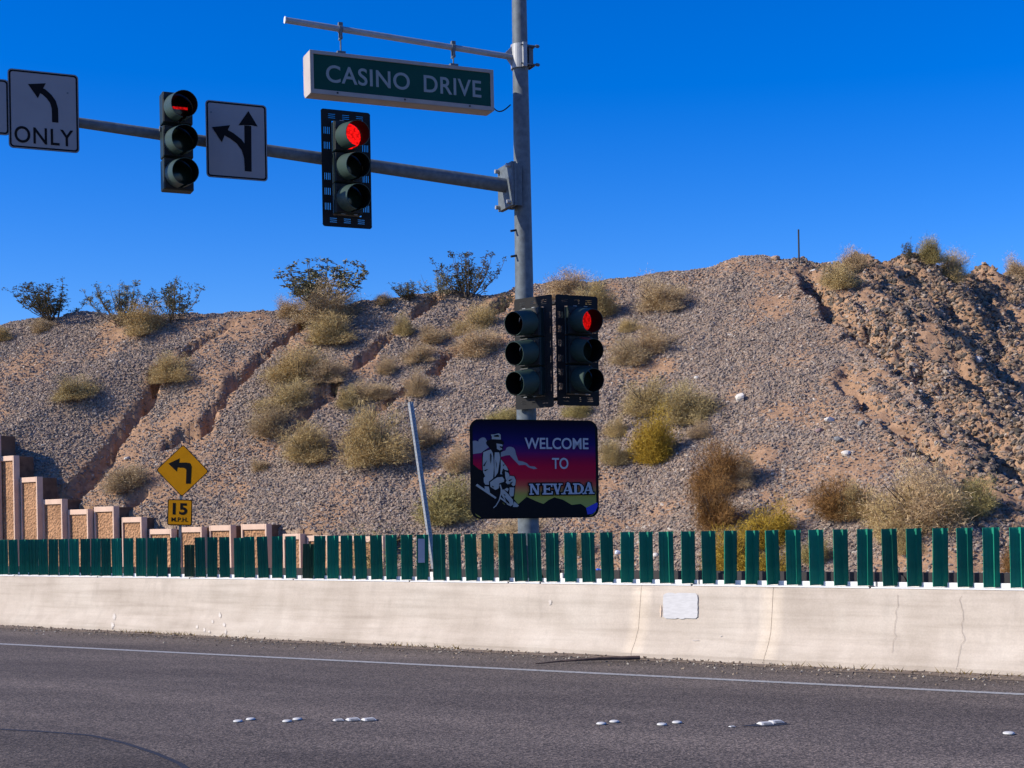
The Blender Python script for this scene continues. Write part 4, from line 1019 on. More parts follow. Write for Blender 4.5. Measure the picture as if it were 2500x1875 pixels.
# miner: black silhouette, then the pale areas
wp([(385, 335), (500, 318), (530, 340), (534, 412), (568, 440), (572, 470), (556, 480), (556, 560), (525, 592), (520, 670), (585, 760), (635, 840), (645, 915), (715, 925), (738, 985), (722, 1075), (712, 1180), (700, 1255), (770, 1350), (730, 1380), (640, 1375), (560, 1320), (440, 1230), (340, 1160), (280, 1110), (262, 950), (258, 800), (262, 640), (280, 575), (355, 545), (380, 555), (350, 500), (318, 460), (335, 425), (398, 405)], 'miner_outline', 'sign_black')
pale = [[(388, 340), (440, 336), (500, 322), (525, 340), (528, 410), (402, 405), (402, 365)],
        [(465, 465), (545, 478), (553, 500), (530, 520), (548, 548), (505, 562), (470, 540), (470, 510)],
        [(280, 590), (350, 560), (385, 552), (412, 600), (420, 680), (425, 800), (410, 960), (350, 1005), (350, 1050), (300, 1048), (280, 1010), (278, 950), (300, 930), (272, 870), (268, 780), (272, 680)],
        [(440, 592), (500, 592), (515, 660), (495, 780), (478, 880), (432, 945), (430, 700)],
        [(522, 690), (560, 735), (605, 800), (625, 850), (580, 842), (552, 820), (530, 880), (540, 905), (510, 900), (520, 800)],
        [(578, 862), (622, 880), (640, 918), (625, 950), (592, 990), (580, 930)],
        [(365, 1015), (420, 975), (470, 945), (540, 940), (565, 975), (560, 1010), (495, 1030), (485, 1100), (440, 1125), (400, 1100), (370, 1080)],
        [(600, 985), (645, 925), (705, 935), (728, 990), (718, 1060), (690, 1075), (660, 1040), (610, 1045), (585, 1020)],
        [(640, 1090), (705, 1092), (698, 1180), (690, 1215), (650, 1220), (632, 1180)],
        [(515, 1120), (555, 1120), (625, 1195), (680, 1265), (690, 1330), (650, 1358), (600, 1335), (560, 1260), (520, 1190)],
        [(700, 1290), (740, 1325), (765, 1352), (745, 1370), (680, 1368)],
        [(287, 1070), (345, 1075), (358, 1140), (360, 1180), (318, 1160), (290, 1120)],
        [(560, 1120), (600, 1095), (625, 1110), (610, 1150)]]
for q in pale: wp(q, 'miner_shape', 'print_white')
for q in ([(425, 355), (480, 340), (505, 355), (500, 372), (440, 372)], [(372, 620), (382, 600), (392, 640), (388, 690), (378, 755), (372, 700)], [(275, 850), (310, 835), (345, 828), (300, 858)], [(270, 780), (330, 700), (290, 790)],
          [(545, 770), (575, 760), (555, 790)], [(620, 990), (680, 965), (640, 1005)], [(635, 1030), (690, 1005), (660, 1042)], [(385, 1060), (420, 1080), (400, 1090)], [(545, 1180), (575, 1195), (570, 1215)], [(440, 690), (462, 760), (450, 830), (455, 760)],
          [(560, 1220), (625, 1300), (630, 1330), (585, 1290)], [(505, 500), (545, 512), (520, 535)]):
    wp(q, 'miner_mark', 'sign_black')
wp(stroke_poly([(172, 1048), (300, 1140), (440, 1240)], 34, 26), 'pick_handle', 'print_white')
wp(stroke_poly([(500, 1236), (545, 1270), (580, 1300)], 24, 20), 'pick_handle', 'print_white')
wp(stroke_poly([(500, 1050), (518, 1110), (512, 1180), (485, 1270), (440, 1345), (402, 1378)], 20, 12), 'pick_head', 'print_white')
def wtext(txt, x0, x1, y0, y1, sp=1.0, bold=.012):
    LY[0] += 1; a, b = zw(x0, y1), zw(x1, y0); ok = zw(x0, y0)
    text_mb(txt, a[0], b[0], a[1], b[1], -.0016 - .00045 * LY[0], .001, bold, sp).build('lettering', 'print_letter', ws)
wtext('WELCOME', 860, 1785, 385, 545, .98, .014)
wtext('TO', 1248, 1484, 672, 832, .98, .014)
# slab serif word, each letter built from strokes
def slab(ch, x0, x1, y0, y1, g):
    w, h = x1 - x0, y1 - y0; X = lambda a: x0 + a * w; Y = lambda b: y0 + b * h
    bar = lambda a, b, c, d: [(X(a) - g, Y(b) - g), (X(c) + g, Y(b) - g), (X(c) + g, Y(d) + g), (X(a) - g, Y(d) + g)]
    def diag(ax, ay, bx, by, t):
        return [(X(ax) - g, Y(ay) - g), (X(ax + t) + g, Y(ay) - g), (X(bx + t) + g, Y(by) + g), (X(bx) - g, Y(by) + g)]
    if ch == 'N': return [bar(.10, .0, .26, 1), bar(.74, 0, .88, 1), diag(.08, 0, .66, 1, .24), bar(0, 0, .34, .12), bar(0, .88, .40, 1), bar(.62, 0, 1, .12)]
    if ch == 'E': return [bar(.12, 0, .36, 1), bar(0, 0, .95, .13), bar(0, .87, 1, 1), bar(.3, .43, .72, .57), bar(.84, 0, .96, .3), bar(.88, .70, 1, 1), bar(.62, .34, .72, .66)]
    if ch == 'V': return [diag(.10, 0, .42, 1, .25), diag(.74, 0, .42, 1, .14), bar(0, 0, .48, .12), bar(.62, 0, 1, .12)]
    if ch == 'A': return [diag(.46, 0, .12, 1, .12), diag(.44, 0, .66, 1, .24), bar(0, .88, .36, 1), bar(.54, .88, 1, 1), bar(.28, .60, .70, .71), [(X(.40), Y(0) + 2), (X(.52), Y(-.14) - g), (X(.70), Y(0) + 2)]]
    if ch == 'D': return [bar(.12, 0, .36, 1), bar(0, 0, .62, .13), bar(0, .87, .62, 1), [(X(.55), Y(0) - g), (X(.82) + g, Y(.10)), (X(1) + g, Y(.35)), (X(1) + g, Y(.65)), (X(.82) + g, Y(.9)), (X(.55), Y(1) + g), (X(.55), Y(.87) - g), (X(.68), Y(.78)), (X(.74) - g, Y(.6)), (X(.74) - g, Y(.4)), (X(.68), Y(.22)), (X(.55), Y(.13) + g)]]
spans = [('N', 912, 1068), ('E', 1100, 1250), ('V', 1240, 1392), ('A', 1372, 1560), ('D', 1545, 1702), ('A', 1680, 1860)]
for g, mat, nm in ((17, 'sign_black', 'lettering_outline'), (0, 'print_letter', 'lettering')):  # black printed outline first, then the pale letter fill
    for ch, xa, xb in spans:
        LY[0] += .4; mb = MB()
        for k, q in enumerate(slab(ch, xa, xb, 1042, 1198, g)):
            y = -.0016 - .00045 * LY[0] - k * .00003
            mb.prism([zw(*r_) for r_ in q], y, y + .0003)
        mb.build(nm, mat, ws)
mb = MB()
for z in (-.35, .35): mb.box((loc(POLE).x - loc(p).x, .05, z), (.34, .09, .05))
mb.build('mount', 'galvanized', ws)

# ------------------------------------------------------------------ turn warning sign beyond the barrier
WY = 34.0; sc = FPX / WY
pb = at(434, 1335, WY); top = at(445, 1086, WY)
wsn = empty('turn_warning_sign', (pb.x - .02, WY, 0), R(2), 'yellow diamond turn sign with 15 MPH plaque on a leaning post before the stepped wall', 'road sign')
lean = math.atan2(top.x - pb.x, top.z - pb.z); wsn.rotation_euler = (0, R(2.4), R(2))
def wloc(u, v): q = at(u, v, WY); return Vector((q.x - wsn.location.x, 0, q.z))
mb = MB()
dz = wloc(445, 1152); Rd = 121 / sc / 2
def wl(u, v):   # local x,z at sign plane, removing the lean
    q = wloc(u, v); a = R(2.4); return (q.x * math.cos(a) - q.z * math.sin(a), q.x * math.sin(a) + q.z * math.cos(a))
mb = MB(); bx = wl(440, 1270)
mb.box((wl(440, 1270)[0], .03, 1.55), (.06, .04, 3.2)); mb.build('post', 'galvanized', wsn)
cx, cz = wl(445.5, 1149); r1 = .60
def diamond(r, y0, y1):
    rr = .05; pts = []
    for a in (0, 90, 180, 270):
        for da in (-38, -13, 13, 38): pts.append((cx + (r - rr) * math.cos(R(a)) + rr * math.cos(R(a + da)), cz + (r - rr) * math.sin(R(a)) + rr * math.sin(R(a + da))))
    m = MB(); m.prism(pts, y0, y1); return m
diamond(.585, -.004, .0).build('panel', 'sign_black', wsn); diamond(.562, -.007, -.005).build('sheet', 'warn_yellow', wsn)
def zs(u5, v5): return wl(u5 / 2.9105, 1020 + v5 / 2.9105)
mb = MB(); mb.prism([zs(1321, 468), zs(1355, 468), zs(1361, 345), zs(1350, 322), zs(1325, 318), zs(1272, 318), zs(1276, 288), zs(1197, 326), zs(1256, 382), zs(1262, 352), zs(1310, 356), zs(1324, 368)], -.0095, -.0078); mb.build('arrow', 'sign_black', wsn)
px, pz = wl(439, 1251); pw_, ph_ = .565, .60
mb = MB(); mb.prism([(x + px, z + pz) for x, z in rrect(pw_, ph_, .04)], -.004, 0); mb.build('speed_plaque', 'sign_black', wsn)
mb = MB(); mb.prism([(x + px, z + pz) for x, z in rrect(pw_ - .045, ph_ - .045, .03)], -.007, -.005); mb.build('plaque_sheet', 'warn_yellow', wsn)
text_mb('15', px - .165, px + .17, pz - .055, pz + .215, -.0095, .001, .035, 1.05).build('lettering', 'sign_black', wsn)
text_mb('M.P.H.', px - .19, px + .19, pz - .215, pz - .115, -.0095, .001, .02).build('lettering', 'sign_black', wsn)

# ------------------------------------------------------------------ leaning perforated post behind the barrier
T_D = TB + 1.35
a, b = on_t(1058, 1372, T_D), on_t(1002, 982, T_D); ax = (b - a).normalized(); a = a - ax * (a.z / ax.z)
dp = empty('perforated_post', a, 0, 'leaning grey perforated steel post standing behind the glare paddles', 'post')
Mq = ax.to_track_quat('Z', 'X').to_matrix() @ Matrix.Rotation(R(-20), 3, 'Z')
Lp = (b - a).length; hw = .029; holes = []
for side in range(4):
    Ms = Mq @ Matrix.Rotation(R(90 * side), 3, 'Z')
    hl = [(-.006, .006, -Lp / 2 + .03 + k * .0508, -Lp / 2 + .042 + k * .0508) for k in range(int(Lp / .0508))]
    m = plate_holes(hw * 2 - .003, Lp, hl, .003, .0035); m2 = MB()
    m2.v = [tuple(Ms @ (Vector((x, y - hw, z + Lp / 2)))) for x, y, z in m.v]; m2.f, m2.sm = m.f, m.sm
    m2.build('post_face', 'galvanized_bright', dp)
# thin dark post on the skyline
p = on_hill(1951, 650); tag(MB().cyl((p.x, p.y, p.z - .3), (p.x + .0, p.y, p.z + 76 / FPX * p.y + .1), .026, .024, 8).build('skyline_post', 'ridge_post'), 'thin dark bare post standing on the skyline', 'post')

# ------------------------------------------------------------------ stepped retaining wall
wall = empty('retaining_wall', xyz(30, 24, 0), 0, 'stepped tan retaining wall with stuccoed panels at the slope foot', 'retaining wall')
W0 = wall.location
#        left u, right u of the lit face, top v
SEG = [(-130, -75, 1035), (-75, -12, 1061), (-12, 33, 1112), (49, 90, 1164), (103, 151, 1218), (165, 214, 1243), (229, 277, 1236), (296, 345, 1262), (363, 418, 1291), (437, 492, 1286), (510, 563, 1282), (588, 650, 1279), (690, 733, 1303), (748, 800, 1307), (812, 870, 1308), (882, 935, 1309)]
for k, (ul, ur, vt) in enumerate(SEG):
    tk = WALL_T0 - .165 * (13 - k) if k < 14 else WALL_T0
    pL, pR = on_t(ul, vt, tk), on_t(ur, vt, tk); zt = pR.z
    sL, sR = st(pL)[0], st(pR)[0]
    nxt = SEG[k + 1][0] if k + 1 < len(SEG) else ur + 8
    fr = .055
    def wb(mb, s0, s1, t0, t1, z0, z1_):
        vs = [xyz(s, t, z) - W0 for z in (z0, z1_) for s, t in ((s0, t0), (s1, t0), (s1, t1), (s0, t1))]
        mb.add(vs, [(0, 1, 2, 3), (7, 6, 5, 4), (1, 0, 4, 5), (2, 1, 5, 6), (3, 2, 6, 7), (0, 3, 7, 4)])
    mb = MB(); zb = -.05
    wb(mb, sL, sL - fr, tk, tk + .19, zb, zt); wb(mb, sR + fr, sR, tk, tk + .19, zb, zt); wb(mb, sL - fr, sR + fr, tk, tk + .19, zt - .14, zt)
    mb.build('pilaster', 'pilaster', wall, .008)
    mb = MB(); wb(mb, sL - fr, sR + fr, tk + .045, tk + .18, zb, zt - .14); mb.build('panel', 'stucco', wall)
    mb = MB(); wb(mb, sL + .1, sR + .03, tk + .192, tk + .66, zb, zt - .02); mb.build('backing', 'wall_earth', wall, .01)
# concrete drain slabs behind the highest steps
for pts in ([(243, 330), (345, 305), (430, 365), (408, 395)], [(395, 452), (440, 455), (520, 490), (510, 505)]):
    P = [on_hill(x / 2.9105, 1020 + y / 2.9105) for x, y in pts]
    if any(q is None for q in P): continue
    mb = MB(); vs = [q - W0 + Vector((0, 0, .10)) for q in P] + [q - W0 + Vector((0, 0, -.1)) for q in P]
    mb.add(vs, [(0, 1, 2, 3), (7, 6, 5, 4), (0, 4, 5, 1), (1, 5, 6, 2), (2, 6, 7, 3), (3, 7, 4, 0)]); mb.build('drain_slab', 'pilaster', wall)

# ------------------------------------------------------------------ desert bushes
def tri_mesh(name, v, f, tint, mat):
    me = grid_mesh(name, v, f, {'tint': tint}); me.materials.append(MATS[mat]); return me
def mound(seed, n=8000, fuzz=1.0, fine_=1.0):
    r = np.random.default_rng(seed)
    nc = 24                                                   # clumps of twigs
    cphi = r.uniform(0, 2 * np.pi, nc); cel = np.arcsin(r.uniform(-.02, 1, nc)); crad = r.uniform(.35, 1.2, nc)
    cc = np.stack([np.cos(cphi) * np.cos(cel) * .5, np.sin(cphi) * np.cos(cel) * .5, np.sin(cel) * .9], -1) * crad[:, None]
    ci = r.integers(0, nc, n)
    base = cc[ci] * r.uniform(.15, .98, n)[:, None] ** .6 + r.normal(0, .095, (n, 3)) * fuzz
    base[:, 2] = np.abs(base[:, 2])
    rd = base / (np.linalg.norm(base, axis=1)[:, None] + 1e-6)
    d = rd * .7 + r.normal(0, .8, (n, 3)) + np.array([0, 0, .3]); d /= np.linalg.norm(d, axis=1)[:, None]
    ln = r.uniform(.035, .115, n)[:, None] * fine_
    a = base; tip = a + d * ln; tip[:, 2] = np.maximum(tip[:, 2], .005)
    mid = (a + tip) / 2 + r.normal(0, .012, (n, 3))
    sd = np.cross(d, r.normal(size=(n, 3))); sd /= np.linalg.norm(sd, axis=1)[:, None] + 1e-9
    w = r.uniform(.0014, .0034, n)[:, None] * fine_
    v = np.stack([a - sd * w * .7, a + sd * w * .7, mid + sd * w, mid - sd * w, tip], 1).reshape(-1, 3)
    o = np.arange(n)[:, None] * 5
    f = np.concatenate([o + [0, 1, 2], o + [0, 2, 3], o + [3, 2, 4]], 0)
    tint = np.repeat(np.clip(r.normal(.5, .25, n) + (ci % 5 - 2) * .09, 0, 1), 5)
    return v, f, tint
def stems(seed, n=16, h=.75, spread=.42, w=.012):
    r = np.random.default_rng(seed); mb = MB()
    for k in range(n):
        p = Vector((r.normal(0, .03), r.normal(0, .03), -.03)); ph = r.uniform(0, 6.28); q = Vector((math.cos(ph) * spread * r.uniform(.3, 1), math.sin(ph) * spread * r.uniform(.3, 1), h * r.uniform(.5, 1)))
        m = p.lerp(q, .5) + Vector((r.normal(0, .04), r.normal(0, .04), .03)); mb.cyl(p, m, w, w * .7, 5, False); mb.cyl(m, q, w * .7, w * .3, 5, False)
    return mb
def greasewood(seed, nst=24, leaves=72):
    r = np.random.default_rng(seed); mb = MB(); V, T = [], []
    for k in range(nst):
        ph = r.uniform(0, 6.28); out = r.uniform(.05, .5); h = r.uniform(.55, 1.0) * (1 - .18 * (out / .5) ** 2)
        p0 = Vector((r.normal(0, .03), r.normal(0, .03), -.03)); p1 = Vector((math.cos(ph) * out, math.sin(ph) * out, h))
        c = Vector((p1.x * .8, p1.y * .8, p1.z * .38))
        P = [p0.lerp(c, t).lerp(c.lerp(p1, t), t) for t in np.linspace(0, 1, 7)]
        for i in range(6): mb.cyl(P[i], P[i + 1], .008 - .001 * i, .007 - .001 * i, 4, False)
        for b in range(9):
            t = r.uniform(.3, 1.0); i = min(5, int(t * 6)); s0 = P[i].lerp(P[i + 1], t * 6 - i)
            e = s0 + Vector((r.normal(0, .04), r.normal(0, .04), r.uniform(.03, .13))); mb.cyl(s0, e, .004, .002, 3, False)
            for l in range(leaves // 7 + 3):
                q = s0.lerp(e, r.uniform(.25, 1.1)) + Vector(r.normal(0, .018, 3)); u = Vector(r.normal(size=3)).normalized(); w = u.orthogonal().normalized()
                L = r.uniform(.014, .030); V += [q - w * L * .45, q + w * L * .45, q + u * L * 1.5 + w * L * .2]; T += [r.random()] * 3
    return mb, np.array([tuple(x) for x in V]), np.arange(len(V)).reshape(-1, 3), np.array(T)
LEAVES = ['tan', 'olive', 'green', 'yellow', 'rust']
MOUND = {}
for i, nm in enumerate(LEAVES):
    MOUND[nm] = []
    for k in range(4 if nm in ('tan', 'olive') else 2):
        v, f, t = mound(100 + i * 10 + k, 19000); MOUND[nm].append(tri_mesh('foliage', v, f, t, 'leaf_' + nm))
SPARSE = []
for k in range(2):
    v, f, t = mound(300 + k, 3000, 1.6, 1.2); SPARSE.append(tri_mesh('foliage', v, f, t, 'leaf_green'))
STEM = []
for k in range(3):
    o = stems(400 + k).build('stems', 'wood_twig'); STEM.append(o.data); bpy.data.objects.remove(o)
GREASE = []
for k in range(4):
    mb, v, f, t = greasewood(500 + k, 26 if k < 3 else 16); o = mb.build('stems', 'wood_twig'); d = o.data; bpy.data.objects.remove(o)
    GREASE.append((d, tri_mesh('foliage', v, f, t, 'leaf_greasewood')))
cnt = [0]
def bush(cx, by, w, h, kind, label):
    u, v = cx * FK, by * FK
    p = on_hill(u, v)
    if p is None:                                             # just over the crest: step back down until the slope is met
        for dv in range(2, 60, 2):
            p = on_hill(u, v + dv)
            if p is not None: break
    if p is None: return
    k = FK / FPX * p.y; cnt[0] += 1; i = cnt[0]
    nm = {'grease': 'creosote_bush', 'sparse': 'weed_clump'}.get(kind, 'desert_bush')
    o = empty(nm, p - Vector((0, 0, .03)), random.uniform(0, 6.28), label, 'bush', 'desert bushes on the cut slope')
    wm, hm = w * k, h * k
    if kind == 'grease': sm_, fm = GREASE[i % 4]; wm *= 1.22
    elif kind == 'sparse': sm_, fm = STEM[i % 3], SPARSE[i % 2]
    else: sm_, fm = STEM[i % 3], MOUND[kind][i % len(MOUND[kind])]
    o.scale = (wm * 1.12, wm * 1.12, hm * 1.08)
    if kind != 'grease': o.rotation_euler = (Matrix.Rotation(R(16), 3, Vector((1, -.45, 0))) @ Matrix.Rotation(random.uniform(0, 6.28), 3, 'Z')).to_euler()
    for n_, m_ in (('foliage', fm), ('stems', sm_)):
        c = bpy.data.objects.new(n_, m_); COL.objects.link(c); c.parent = o
B = [
 (115, 697, 150, 80, 'grease', 'dark twiggy bush farthest left on the skyline'),
 (265, 697, 130, 88, 'grease', 'dark open bush on the skyline, second from the left'),
 (372, 698, 120, 90, 'grease', 'dark open bush on the skyline behind the tan tuft, third from the left'),
 (690, 676, 210, 105, 'grease', 'widest dark bush on the skyline behind pale brush'),
 (885, 652, 70, 40, 'grease', 'small dark bush on the skyline left of a pale mound'),
 (1010, 640, 120, 100, 'grease', 'tall wispy dark bush on the skyline left of the pole'),
 (955, 643, 90, 60, 'grease', 'low dark bush on the skyline behind the pale mound left of the pole'),
 (1090, 640, 50, 70, 'grease', 'thin dark bush on the skyline touching the pole'),
 (1965, 577, 28, 46, 'grease', 'small dark upright bush on the right skyline'),
 (1845, 570, 62, 48, 'tan', 'pale feathery bush on the skyline right of the thin post'),
 (2015, 600, 60, 68, 'green', 'grey green bush on the right skyline, left half of a pair'),
 (2055, 606, 80, 62, 'olive', 'dark olive bush on the right skyline, right half of a pair'),
 (2195, 592, 60, 48, 'tan', 'pale bush on the skyline at the right picture edge'),
 (1810, 626, 84, 56, 'olive', 'round olive bush just below the skyline under the thin post'),
 (315, 724, 95, 72, 'olive', 'upright olive tuft below the left skyline on bare soil'),
 (372, 800, 88, 58, 'olive', 'dark olive bush beside the upper end of the left gully'),
 (160, 848, 92, 54, 'olive', 'rounded yellowish tuft alone on the far left slope'),
 (95, 718, 50, 28, 'tan', 'small brown tuft near the left skyline'),
 (8, 738, 44, 32, 'olive', 'small tuft at the left picture edge below the skyline'),
 (280, 978, 108, 56, 'tan', 'sparse dry tuft right of the foot of the big gully'),
 (622, 688, 52, 42, 'tan', 'small pale bush at the left foot of the widest skyline bush'),
 (705, 694, 130, 82, 'tan', 'big pale bush in front of the widest skyline bush'),
 (718, 738, 112, 68, 'olive', 'greenish bush just below the big pale skyline bush'),
 (830, 660, 44, 26, 'tan', 'tiny pale tuft on the skyline between two dark bushes'),
 (930, 650, 72, 38, 'olive', 'pale low mound on the skyline left of the pole'),
 (872, 728, 46, 48, 'olive', 'small upright tuft below the tiny skyline tuft'),
 (935, 732, 62, 42, 'tan', 'small round tan tuft right of the upright tuft'),
 (1035, 704, 80, 62, 'olive', 'rounded bush left of the upper signal heads'),
 (1035, 768, 94, 60, 'tan', 'greyish bush left of the turned signal head'),
 (640, 828, 120, 74, 'olive', 'broad bush in mid slope right of the second gully'),
 (705, 832, 86, 50, 'tan', 'dry grey bush joined to the broad mid slope bush'),
 (618, 880, 110, 56, 'olive', 'low spreading bush under the broad mid slope bush'),
 (590, 920, 92, 70, 'tan', 'tan bush lowest of the three bushes by the second gully'),
 (835, 804, 48, 40, 'tan', 'small grey tuft in the middle of the slope'),
 (905, 778, 66, 40, 'tan', 'flat grey tuft right of the small grey tuft'),
 (752, 880, 54, 44, 'olive', 'small olive tuft below a broken gully'),
 (800, 860, 86, 40, 'tan', 'flat dry bush above the leaning post'),
 (905, 858, 54, 58, 'tan', 'upright tan tuft just above the top of the leaning post'),
 (670, 988, 116, 84, 'olive', 'round tan green bush left of the largest slope bush'),
 (815, 1004, 132, 122, 'olive', 'largest rounded bush left of the leaning post'),
 (922, 952, 70, 48, 'tan', 'small shaded bush right of the upper leaning post'),
 (988, 1004, 62, 54, 'tan', 'small tan bush touching the left edge of the welcome sign'),
 (960, 1112, 132, 104, 'green', 'green bush between the leaning post and the welcome sign'),
 (820, 1168, 190, 90, 'sparse', 'thin green weeds rising behind the glare paddles left of the post'),
 (735, 1160, 90, 50, 'sparse', 'thin low weeds at the right end of the stepped wall'),
 (1100, 1165, 150, 52, 'tan', 'low dry brush directly under the welcome sign'),
 (1225, 640, 88, 62, 'tan', 'pale feathery bush on the skyline right of the pole'),
 (1292, 674, 80, 78, 'olive', 'pale bush behind the top of the right signal'),
 (1425, 660, 108, 68, 'tan', 'tan bush below the skyline hump'),
 (1368, 778, 92, 62, 'tan', 'grey bush right of the signals, left of a pair'),
 (1415, 752, 84, 66, 'tan', 'grey bush right of the signals, right of a pair'),
 (1360, 708, 44, 26, 'olive', 'tiny green tuft right of the red signal'),
 (1400, 880, 104, 78, 'olive', 'grey green bush above the yellow bush'),
 (1495, 900, 120, 84, 'olive', 'olive bush right of the yellow bush'),
 (1415, 980, 92, 122, 'yellow', 'bright yellow bush in mid slope right of the welcome sign'),
 (1330, 994, 60, 52, 'olive', 'small bush at the right edge of the welcome sign'),
 (1335, 930, 52, 44, 'olive', 'small tuft above the right corner of the welcome sign'),
 (1512, 952, 52, 34, 'tan', 'little grey tuft right of the bright yellow bush'),
 (1090, 900, 90, 36, 'green', 'low green tuft just above the welcome sign, left of the pole'),
 (1245, 895, 64, 34, 'green', 'low green tuft just above the welcome sign, right of the pole'),
 (1560, 1070, 110, 110, 'rust', 'upper of two rusty brown dead bushes right of the welcome sign'),
 (1550, 1155, 96, 110, 'rust', 'lower of two rusty brown dead bushes, rising just behind the paddles'),
 (1605, 1060, 70, 70, 'tan', 'greyish twig bush right of the rusty dead bush'),
 (1590, 1240, 110, 120, 'yellow', 'tall yellow bush behind the paddles under the rusty bush'),
 (1662, 1175, 118, 92, 'yellow', 'round yellow bush just above the paddles'),
 (1665, 1250, 110, 70, 'yellow', 'yellow bush seen low between the paddles right of centre'),
 (1810, 1118, 116, 86, 'rust', 'brownish green bush at the slope foot, left of the big brush'),
 (1850, 1118, 80, 70, 'olive', 'olive bush touching the brownish bush at the slope foot'),
 (1950, 1160, 130, 120, 'olive', 'olive bush at the lower left of the biggest brushwood bush'),
 (1985, 1140, 180, 146, 'tan', 'biggest brushwood bush at the slope foot on the right'),
 (2040, 1130, 110, 90, 'olive', 'dark bush at the right side of the biggest brushwood'),
 (2115, 1108, 92, 74, 'green', 'green bush rightmost at the slope foot'),
 (1760, 1215, 70, 60, 'green', 'pale green weeds seen between paddles right of the yellow bushes'),
 (1965, 1195, 60, 50, 'olive', 'small weeds seen between paddles below the big brushwood'),
 (2190, 1240, 50, 60, 'rust', 'brown weeds seen low between the last paddles'),
 (1250, 1190, 60, 46, 'tan', 'dry weeds behind the paddles right of the pole'),
 (560, 985, 40, 26, 'tan', 'tiny dry tuft left of the round tan green bush'),
 (1690, 900, 0, 0, None, ''),
]
for b in B:
    if b[4]: bush(*b)

# ------------------------------------------------------------------ raised pavement markers
def dot_mesh():
    prof = [(.050, 0), (.0505, .005), (.046, .011), (.036, .016), (.02, .0185), (.0001, .019)]; n = 20; mb = MB()
    vs = [(r * math.cos(2 * math.pi * i / n), r * math.sin(2 * math.pi * i / n), z) for r, z in prof for i in range(n)]
    mb.add(vs, [(j * n + i, j * n + (i + 1) % n, (j + 1) * n + (i + 1) % n, (j + 1) * n + i) for j in range(len(prof) - 1) for i in range(n)], True)
    return mb
def base_mesh():
    return MB().cyl((0, 0, 0), (0, 0, .006), .060, .056, 20)
tmp = dot_mesh().build('dome', 'dot_white'); DM = tmp.data; bpy.data.objects.remove(tmp)
tmp = base_mesh().build('bedding', 'tar'); BM_ = tmp.data; bpy.data.objects.remove(tmp)
DOTS = [(581, 1761, 'white round pavement marker farthest left on the asphalt', 1), (612, 1756, 'white round pavement marker second from the left, behind the first', 1),
        (701, 1761, 'white round pavement marker third from the left', 1), (726, 1756, 'white round pavement marker fourth from the left, behind the third', 1),
        (1468, 1767, 'white round pavement marker leftmost of the right hand dots', 1), (1500, 1762, 'white round pavement marker behind the leftmost right hand dot', 1),
        (1616, 1769, 'white round pavement marker left of the close pair, right hand dots', 1), (1653, 1764, 'white round pavement marker right of the close pair, right hand dots', 1),
        (2463, 1791, 'lone white round pavement marker near the right edge', 1.08)]
for u, v, lb, k in DOTS:
    p = ground(u, v + 2); o = empty('pavement_marker', (p.x, p.y, .001), random.uniform(0, 6), lb, 'road marker', 'white round lane dots'); o.scale = (k * .76, k * .76, k * .75)
    for nm, m_, z in (('bedding', BM_, 0), ('dome', DM, .006)):
        c = bpy.data.objects.new(nm, m_); COL.objects.link(c); c.parent = o; c.location.z = z
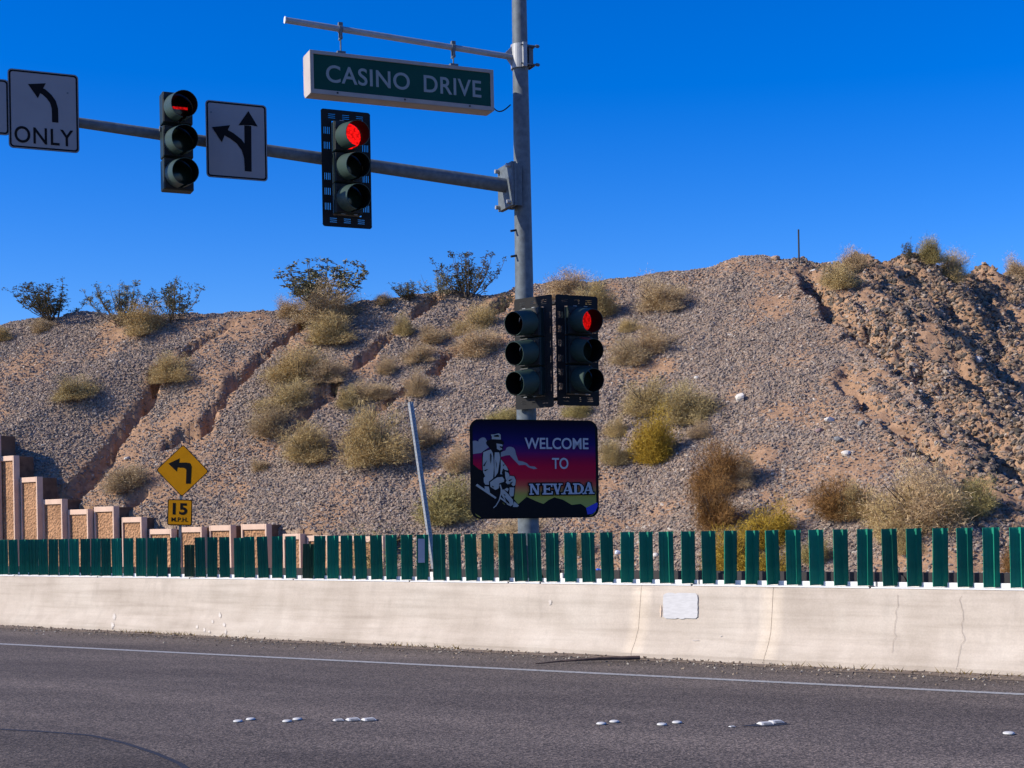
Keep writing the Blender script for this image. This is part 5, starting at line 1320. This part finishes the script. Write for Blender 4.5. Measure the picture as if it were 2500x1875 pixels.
# square reflective markers with worn tops
def sq_marker(u, v, lb, k=1.0, worn=False):
    p = ground(u, v + 2); o = empty('reflective_marker', (p.x, p.y, .001), R(20 + random.uniform(-8, 8)), lb, 'road marker', 'worn reflective lane markers'); o.scale = (k, k, k)
    mb = MB(); h = .02
    vs = [(-.055, -.055, 0), (.055, -.055, 0), (.055, .055, 0), (-.055, .055, 0), (-.04, -.022, h), (.04, -.022, h), (.04, .022, h), (-.04, .022, h)]
    mb.add(vs, [(0, 1, 5, 4), (1, 2, 6, 5), (2, 3, 7, 6), (3, 0, 4, 7), (4, 5, 6, 7)]); mb.build('body', 'dot_white', o, .003)
    mb = MB(); mb.add([(-.035, -.0515, .006), (.035, -.0515, .006), (.03, -.031, .0185), (-.03, -.031, .0185)], [(0, 1, 2, 3)]); f = mb.build('lens', 'stone_grey', o)
    mb = MB(); mb.cyl((.0, 0, 0), (0, 0, .004), .085, .08, 14); mb.build('bedding', 'tar', o)
sq_marker(826, 1758, 'broken reflective marker left of three in a row', .75); sq_marker(862, 1757, 'square reflective marker in the middle of three in a row'); sq_marker(900, 1757, 'square reflective marker right of three in a row')
sq_marker(1868, 1767, 'square reflective marker on the dark strip, left one'); sq_marker(1893, 1763, 'square reflective marker on the dark strip, right one'); sq_marker(1787, 1773, 'small broken reflective marker left of the dark strip', .42)
# dark bitumen smear under the worn markers
a, b = ground(1812, 1773), ground(1930, 1768)
mb = MB(); pts = [a.lerp(b, k / 10) for k in range(11)]
for k in range(10):
    w0, w1 = (.012 + .06 * math.sin(math.pi * k / 10)), (.012 + .06 * math.sin(math.pi * (k + 1) / 10))
    mb.add([pts[k] + Vector((0, -w0, .003)), pts[k + 1] + Vector((0, -w1, .003)), pts[k + 1] + Vector((0, w1, .003)), pts[k] + Vector((0, w0, .003))], [(0, 1, 2, 3)])
tag(mb.build('bitumen_smear', 'tar'), kind='structure')
# litter behind the paddles
for u, v, w, h, mat, lb in ((1462, 1396, 12, 14, 'litter_blue', 'crumpled blue plastic scrap seen between paddles right of the pole'), (1508, 1345, 12, 10, 'litter_white', 'white plastic scrap seen between paddles right of the pole')):
    p = on_hill(u, v)
    if p is None: continue
    bm = bmesh.new(); bmesh.ops.create_icosphere(bm, subdivisions=2, radius=1)
    for x in bm.verts: x.co *= 1 + random.uniform(-.35, .25)
    me = bpy.data.meshes.new('plastic_scrap'); bm.to_mesh(me); bm.free(); me.materials.append(MATS[mat]); o = bpy.data.objects.new('plastic_scrap', me); COL.objects.link(o)
    k = p.y / FPX; o.scale = (w * k * .7, w * k * .5, h * k * .6); o.location = p + Vector((0, 0, h * k * .4)); tag(o, lb, 'litter')
